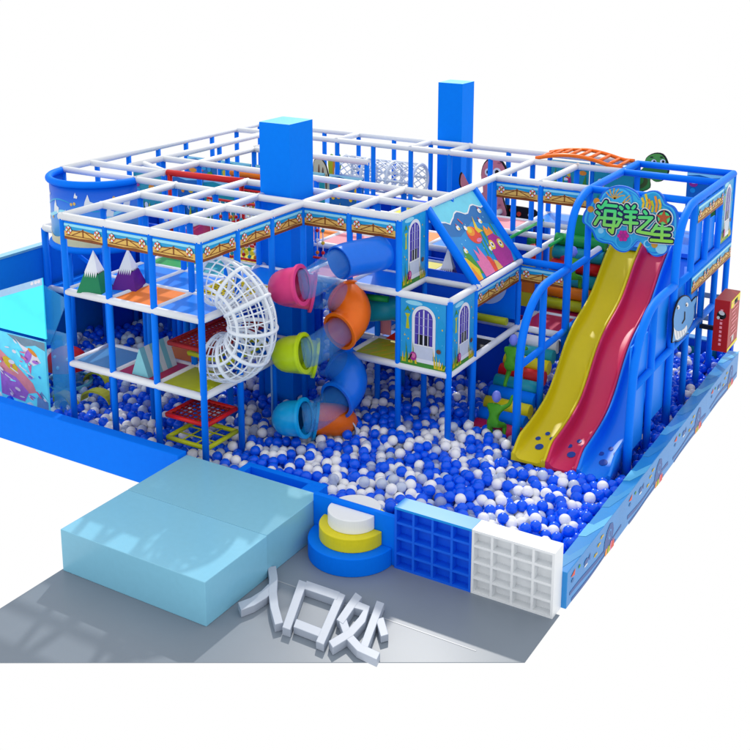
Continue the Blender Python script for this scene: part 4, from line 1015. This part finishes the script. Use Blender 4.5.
person(0, J, 'lower green figure with lilac head stepping out of the balls onto the rollers', (4.22, 4.42, .12))
J2 = dict(J); J2['har'] = (.2, .42, .8); J2['knl'] = (-.1, .2, .34)
person(0, J2, 'green figure with lilac head climbing halfway up the rollers', (4.2, 5.28, 1.12))
J3 = dict(J)
p = at(545, 250, y=7.9)
person(0, J3, 'green figure with lilac head on the upper steps beside the slide', (4.45, 8.05, L1 + .6))

# green rails, punch bags
for x in (2.75, 3.85):
    b = MB(); b.rod((x, 8.2, L2 + .12), (x, 10.45, L2 + .12), .04, RAILG); tag(b.build('balance_rail', loc=(x, 8.2, L2 + .1)), ('green balance rail nearer the sloping picture panel' if x < 3 else 'green balance rail nearer the slide tower'), 'rail', 'green balance rails')
for k, (x, y, m, nm) in enumerate(((3.05, 9.3, RED, 'red'), (3.45, 9.7, M('bag_yellow', (206, 186, 40), .45), 'yellow'), (4.0, 9.0, CRIM, 'crimson'), (4.35, 9.1, MC['bag_yellow'], 'mustard'), (2.7, 10.0, GRN, 'green'))):
    b = MB(); b.lathe((x, y, 0), [(.0, 1.6), (.15, 1.6), (.18, 1.66), (.18, 3.18), (.15, 3.24), (0, 3.24)], m, 20); b.rod((x, y, 3.24), (x, y, 3.45), .015, BLK, 6)
    tag(b.build('punch_bag', loc=(x, y, 3.2)), nm + ' hanging foam bag below the green rails', 'foam bag', 'hanging foam bags')

# white lattice tunnel at the back
t = thing('lattice_tunnel', 'white lattice crawl tunnel hanging near the back rail', 'tunnel', (-2, 11.07, 4.3))
yb = 11.07; pa, pb = at(344, 171, y=yb), at(420, 181, y=yb); rr = .46; zc = (pa.z + pb.z) / 2
for k in range(4):
    b = MB(); x = pa.x + (pb.x - pa.x) * k / 3; b.tube([(x, yb + rr * math.cos(a_), zc + rr * math.sin(a_)) for a_ in [2 * PI * i / 24 for i in range(24)]], .045, CAGE, 8, closed=True); b.build('ring', t, (x, yb, zc))


b = MB(); n = 14
for s_ in (1, -1):
    for k in range(n):
        b.tube([(pa.x + (pb.x - pa.x) * i / 18, yb + rr * math.cos(2 * PI * k / n + s_ * i * .24), zc + rr * math.sin(2 * PI * k / n + s_ * i * .24)) for i in range(19)], .016, CAGE, 5)
b.build('lattice', t, (pa.x, yb, zc))
b = MB()
for k in range(4): b.rod((pa.x, yb + rr * math.cos(k * PI / 2), zc + rr * math.sin(k * PI / 2)), (pb.x, yb + rr * math.cos(k * PI / 2), zc + rr * math.sin(k * PI / 2)), .035, CAGE, 8)
b.build('bar', t, (pa.x, yb, zc))

# orange arched ladder on the roof
t = thing('arched_ladder', 'orange arched ladder lying over the back roof beams', 'ladder', (3.6, 11, 5.2))
n = 18; y0, y1 = 10.55, 11.5; xa, xb = 2.45, 4.75
def az(i): return 5.19 + .16 * math.sin(PI * min(1, i / n * 1.15))
for y in (y0, y1):
    b = MB(); b.tube([(xa + (xb - xa) * i / n, y, az(i)) for i in range(n + 1)], .05, ORG2, 8); b.build('side_rail', t, (xa, y, 5.2))
for k in range(0, 9):
    i = 1 + k * 2; x = xa + (xb - xa) * i / n; b = MB(); b.rod((x, y0, az(i)), (x, y1, az(i)), .045, ORG2, 8); b.build('rung', t, (x, y0, az(i)))

# cut-out figures near the back
def cutout(name, label, cat, pts, y, cx_cy, m, extra, outline=BLK, th=.04):
    t_ = thing(name, label, cat, tuple(at(*cx_cy, y=y)))
    b = MB(); pp = smooth_closed(pts, 3); q = [at(u, v, y=y) for u, v in pp]
    b.prism(q[::-1], (0, th, 0), outline)
    c = (sum(p[0] for p in pp) / len(pp), sum(p[1] for p in pp) / len(pp))
    ins = [(c[0] + (u - c[0]) * .94, c[1] + (v - c[1]) * .95) for u, v in pp]
    b.add([at(u, v, y=y) + Vector((0, -.004, 0)) for u, v in ins], [list(range(len(ins)))], m)
    for k, (u, v, ru, rv, mm) in enumerate(extra):
        b.add([at(u + ru * math.cos(a_), v + rv * math.sin(a_), y=y) + Vector((0, -.008 - .004 * k, 0)) for a_ in [2 * PI * i / 14 for i in range(14)]], [list(range(14))], mm)
    b.build('figure_board', t_, tuple(t_.location))
OCT = M('octopus_pink', (214, 130, 140), .45); OCL = M('octopus_dark', (170, 96, 116), .45)
cutout('octopus_cutout', 'pink cartoon octopus board standing behind the back rail', 'cutout', [(481, 175), (484, 163), (492, 157), (501, 160), (507, 170), (507, 182), (503, 196), (508, 215), (503, 225), (497, 212), (492, 228), (486, 212), (479, 222), (476, 205), (466, 196), (459, 184), (461, 172), (468, 184), (476, 192), (483, 192)], 11.2, (492, 180), OCT, [(497, 172, 4.2, 4.2, WHT2), (497, 172, 2, 2.2, BLK), (488, 172, 3, 3.8, WHT2), (488, 172, 1.4, 1.8, BLK), (500, 163, 2.5, .8, OCL), (484, 200, 1.5, 1.2, OCL), (490, 206, 1.4, 1.2, OCL), (500, 205, 1.4, 1.2, OCL), (469, 190, 1.3, 1, OCL)])
TUR = M('turtle_green', (84, 160, 66), .45); TUD = M('turtle_shell', (96, 104, 40), .45)
cutout('turtle_cutout', 'green cartoon turtle board peeking over the slide tower beam', 'cutout', [(643, 168), (646, 158), (654, 153), (663, 154), (668, 162), (669, 172), (664, 180), (656, 182), (650, 179), (650, 188), (640, 192), (628, 190), (622, 182), (622, 174), (630, 167), (638, 170)], 11.9, (650, 172), TUR, [(636, 181, 12, 8.5, TUD), (636, 180, 8, 5.5, TUR), (654, 161.5, 2.6, 2.2, WHT2), (654.5, 161.5, 1.2, 1.4, BLK), (663, 161.5, 2.8, 2.4, WHT2), (663.5, 161.5, 1.3, 1.5, BLK), (652, 157, 1.8, .6, BLK), (662, 157, 1.8, .6, BLK), (657, 177, 4, .8, M('turtle_dark', (40, 100, 40)))])
cutout('seaweed_cutout', 'yellow green seaweed board between the back posts', 'cutout', [(331, 190), (329, 175), (328, 160), (331, 154), (335, 158), (338, 153), (341, 160), (339, 174), (336, 190)], 11.3, (334, 172), YGR, [(334, 170, 1.3, 12, PORG)], outline=PGRN)
cutout('coral_cutout', 'striped cream and brown coral board right of the column', 'cutout', [(314, 192), (313, 172), (314, 160), (320, 158), (326, 166), (329, 180), (330, 192)], 9.2, (321, 176), M('coral_cream', (226, 206, 170)), [(319, 176, 1, 12, M('coral_brown', (130, 84, 60))), (323, 178, 1, 11, MC['coral_brown']), (326.5, 182, .8, 8, MC['coral_brown'])])
cutout('pirate_board', 'dark board with red and white dots below the banner', 'cutout', [(494, 208), (500, 205), (516, 206), (535, 210), (537, 218), (520, 221), (500, 220), (494, 216)], 11.4, (515, 212), BLK, [(503, 213, 2.2, 2.4, WHT2), (519, 214, 2.2, 2.4, PRED), (530, 215, 2, 2, WHT2), (511, 210, 1.6, 1.6, PRED)])
# moon disc under the long banner
t = thing('moon_board', 'blue board with a pale crescent hanging behind the long banner', 'panel', (3.5, 6, 2.6))
b = MB(); yM = GY(6) - .22; b.box((2.5, yM, L1 + .25), (3.62, yM + .03, L2 - .05), BLUE); b.build('board', t, (3, yM, 2.6))
b = MB(); cm = at(487, 283, y=yM - .01)
out = [(cm.x + .50 * math.cos(a_), cm.z + .50 * math.sin(a_)) for a_ in [-PI * .95 + PI * 1.25 * i / 20 for i in range(21)]]; inn = [(cm.x - .14 + .5 * math.cos(a_), cm.z + .2 + .42 * math.sin(a_)) for a_ in [PI * .22 - PI * 1.15 * i / 20 for i in range(21)]]
vs = [(x, yM - .006, z) for x, z in out] + [(x, yM - .006, z) for x, z in inn[::-1]]
b.add(vs, [(i, i + 1, 21 + i + 1, 21 + i) for i in range(20)], M('crescent', (176, 200, 236), .4)); b.build('crescent', t, (cm.x, yM, cm.z))
b = MB(); b.rod((2.5, GY(6) - .38, L1 + .22), (3.5, GY(6) - .38, L1 + .22), .09, YGR); tag(b.build('foam_roll', loc=(3, GY(5.7), L1 + .2)), 'lime foam roll lying under the crescent board', 'foam roll')
b = MB(); q = at(378, 315, y=4.1); b.tube([(q.x - .35, 4.1, q.z + .05), (q.x + .5, 4.5, q.z + .15)], .26, TEAL, 18); tag(b.build('foam_roll', loc=tuple(q)), 'thick teal foam roll above the lime deck', 'foam roll')
b = MB(); q = at(372, 298, y=3.9); b.tube([(q.x - .25, 3.9, q.z), (q.x + .35, 4.0, q.z)], .07, GRN, 12); b.rod((q.x - .26, 3.9, q.z), (q.x - .22, 3.9, q.z), .075, SAND, 12); tag(b.build('foam_roll', loc=tuple(q)), 'small green foam roll above the teal one', 'foam roll')
b = MB(); b.prism([(1.5, 4.5, L1 + .1), (2.35, 4.5, L1 + .1), (2.35, 4.5, L1 + .75)], (0, .04, 0), RED); tag(b.build('foam_ramp', loc=(2, 4.5, 2)), 'red triangular ramp on the deck behind the window panel', 'ramp')
b = MB(); b.box((1.15, 4.72, L1 + .1), (1.5, 4.76, L1 + 1.0), PKL); tag(b.build('pink_board', loc=(1.3, 4.72, 2)), 'pale pink board right of the orange elbow', 'board')
# stripes on lime deck
b = MB()
for k in range(4): 
    x = 1.35 + .25 * k; b.add([(x, 3.65, L1 + .053), (x + .05, 3.65, L1 + .053), (x + .25, 4.0, L1 + .053), (x + .2, 4.0, L1 + .053)], [(0, 1, 2, 3)], PYEL)
    b.add([(x, 4.15, L1 + .053), (x + .05, 4.15, L1 + .053), (x + .2, 4.4, L1 + .053), (x + .15, 4.4, L1 + .053)], [(0, 1, 2, 3)], PYEL)
b.build('deck_print', CF, (1.8, 4, L1))

# ------------------------------------------------------------------ balls
BR = .113
BB = M('ball_blue', (0, 94, 250), .25, .0, spec=.35); BW = M('ball_white', (250, 251, 254), .25, .0, spec=.4); BG = M('ball_grey', (196, 208, 232), .25, .0, spec=.5)
def ico(sub):
    import bmesh
    bm = bmesh.new(); bmesh.ops.create_icosphere(bm, subdivisions=sub, radius=BR); vs = [tuple(v.co) for v in bm.verts]; fs = [[v.index for v in f.verts] for f in bm.faces]; bm.free(); return vs, fs
SV, SF = ico(2); HV, HF = ico(3)
def blocked(x, y, z):
    if 2.98 < x < 4.72 and y < .42 and (x - 3.83) ** 2 + (y + .52) ** 2 < (.88 if z < .42 else .7) ** 2: return True
    if .8 < x < 2.85 and y < .32: return True
    if 4.6 < x and y < -.18: return True
    if x < -.0 and y < -.25: return True
    if y < -.4: return True
    if 2.9 < x < 4.75 and y < -.4: return True
    if -1.35 < x < -.34 and 3.56 < y < 4.66: return True
    for i in range(-3, 1):
        if abs(x - 1.2 * i) < .1 and abs(y) < .1: return True
    if 4.86 < x < 7.2 and 3.62 < y < 5.6 and z > .16: return True
    if 3.6 < x < 4.8 and 4.6 < y and z > .3: return True
    return False
balls = []
sp_ = .214
for lay, zc in ((0, .11), (1, .25), (2, .375)):
    j = 0; y = -.42
    while y < 11.6:
        x = -8.0 + (j % 2) * sp_ / 2 + lay * .05
        while x < 7.38:
            if lay < 2 or random.random() < .42 + .25 * math.sin(x * 1.7) * math.sin(y * 1.3):
                bx_, by_, bz_ = x + random.uniform(-.03, .03), y + random.uniform(-.03, .03), zc + random.uniform(-.03, .045)
                if not blocked(bx_, by_, bz_) and not (lay == 0 and random.random() < .35): balls.append((bx_, by_, bz_))
            x += sp_
        y += sp_ * .87; j += 1
def visible_rank(p):
    d = (Vector(p) - CAMC).length
    pen = 0
    if p[2] < .2: pen += 50
    if p[0] < 3.0 and p[1] < 0.3: pen += 4
    if p[0] > 4.65 and p[1] < 1.3: pen += 30          # behind the shelves
    if p[0] > 7.1: pen += 3
    return d + pen
balls.sort(key=visible_rank)
near, far = balls[:300], balls[300:]
meshes = {}
for nm, m in (('b', BB), ('w', BW), ('g', BG), ('c', CLB)):
    mb = MB(); mb.add(HV, HF, m, True); me = bpy.data.meshes.new('ball'); me.from_pydata(mb.v, [], mb.f); me.materials.append(m); me.polygons.foreach_set('use_smooth', [True] * len(me.polygons)); meshes[nm] = me
LBL = dict(b='glossy blue plastic ball near the front of the ball pit', w='glossy white plastic ball near the front of the ball pit', g='greyish plastic ball near the front of the ball pit', c='see-through plastic ball near the front of the ball pit')
GRP = dict(b='blue balls near the front', w='white balls near the front', g='greyish balls near the front', c='see-through balls near the front')
def pick():
    r = random.random(); return 'b' if r < .53 else 'w' if r < .86 else 'g' if r < .94 else 'c'
for p in near:
    k = pick(); 
    if p[0] > 6.6 and random.random() < .6: k = 'b'
    o = bpy.data.objects.new('pit_ball', meshes[k]); COL.objects.link(o); o.location = p; tag(o, LBL[k], 'ball', GRP[k])
vs = []; fs = []; mi = []
KI = dict(b=0, w=1, g=2, c=3)
for p in far:
    o_ = len(vs); k = KI[pick()]
    if p[0] > 6.6 and random.random() < .6: k = 0
    vs += [(v[0] + p[0], v[1] + p[1], v[2] + p[2]) for v in SV]; fs += [[i + o_ for i in f_] for f_ in SF]; mi += [k] * len(SF)
me = bpy.data.meshes.new('pit_balls'); me.from_pydata(vs, [], fs)
for m in (BB, BW, BG, CLB): me.materials.append(m)
me.polygons.foreach_set('material_index', mi); me.polygons.foreach_set('use_smooth', [True] * len(fs)); me.update()
o = bpy.data.objects.new('pit_balls', me); COL.objects.link(o)
tag(o, 'blue and white plastic balls filling the rest of the pit', 'balls', kind='stuff')
print('balls', len(balls), 'objects', len(bpy.data.objects))
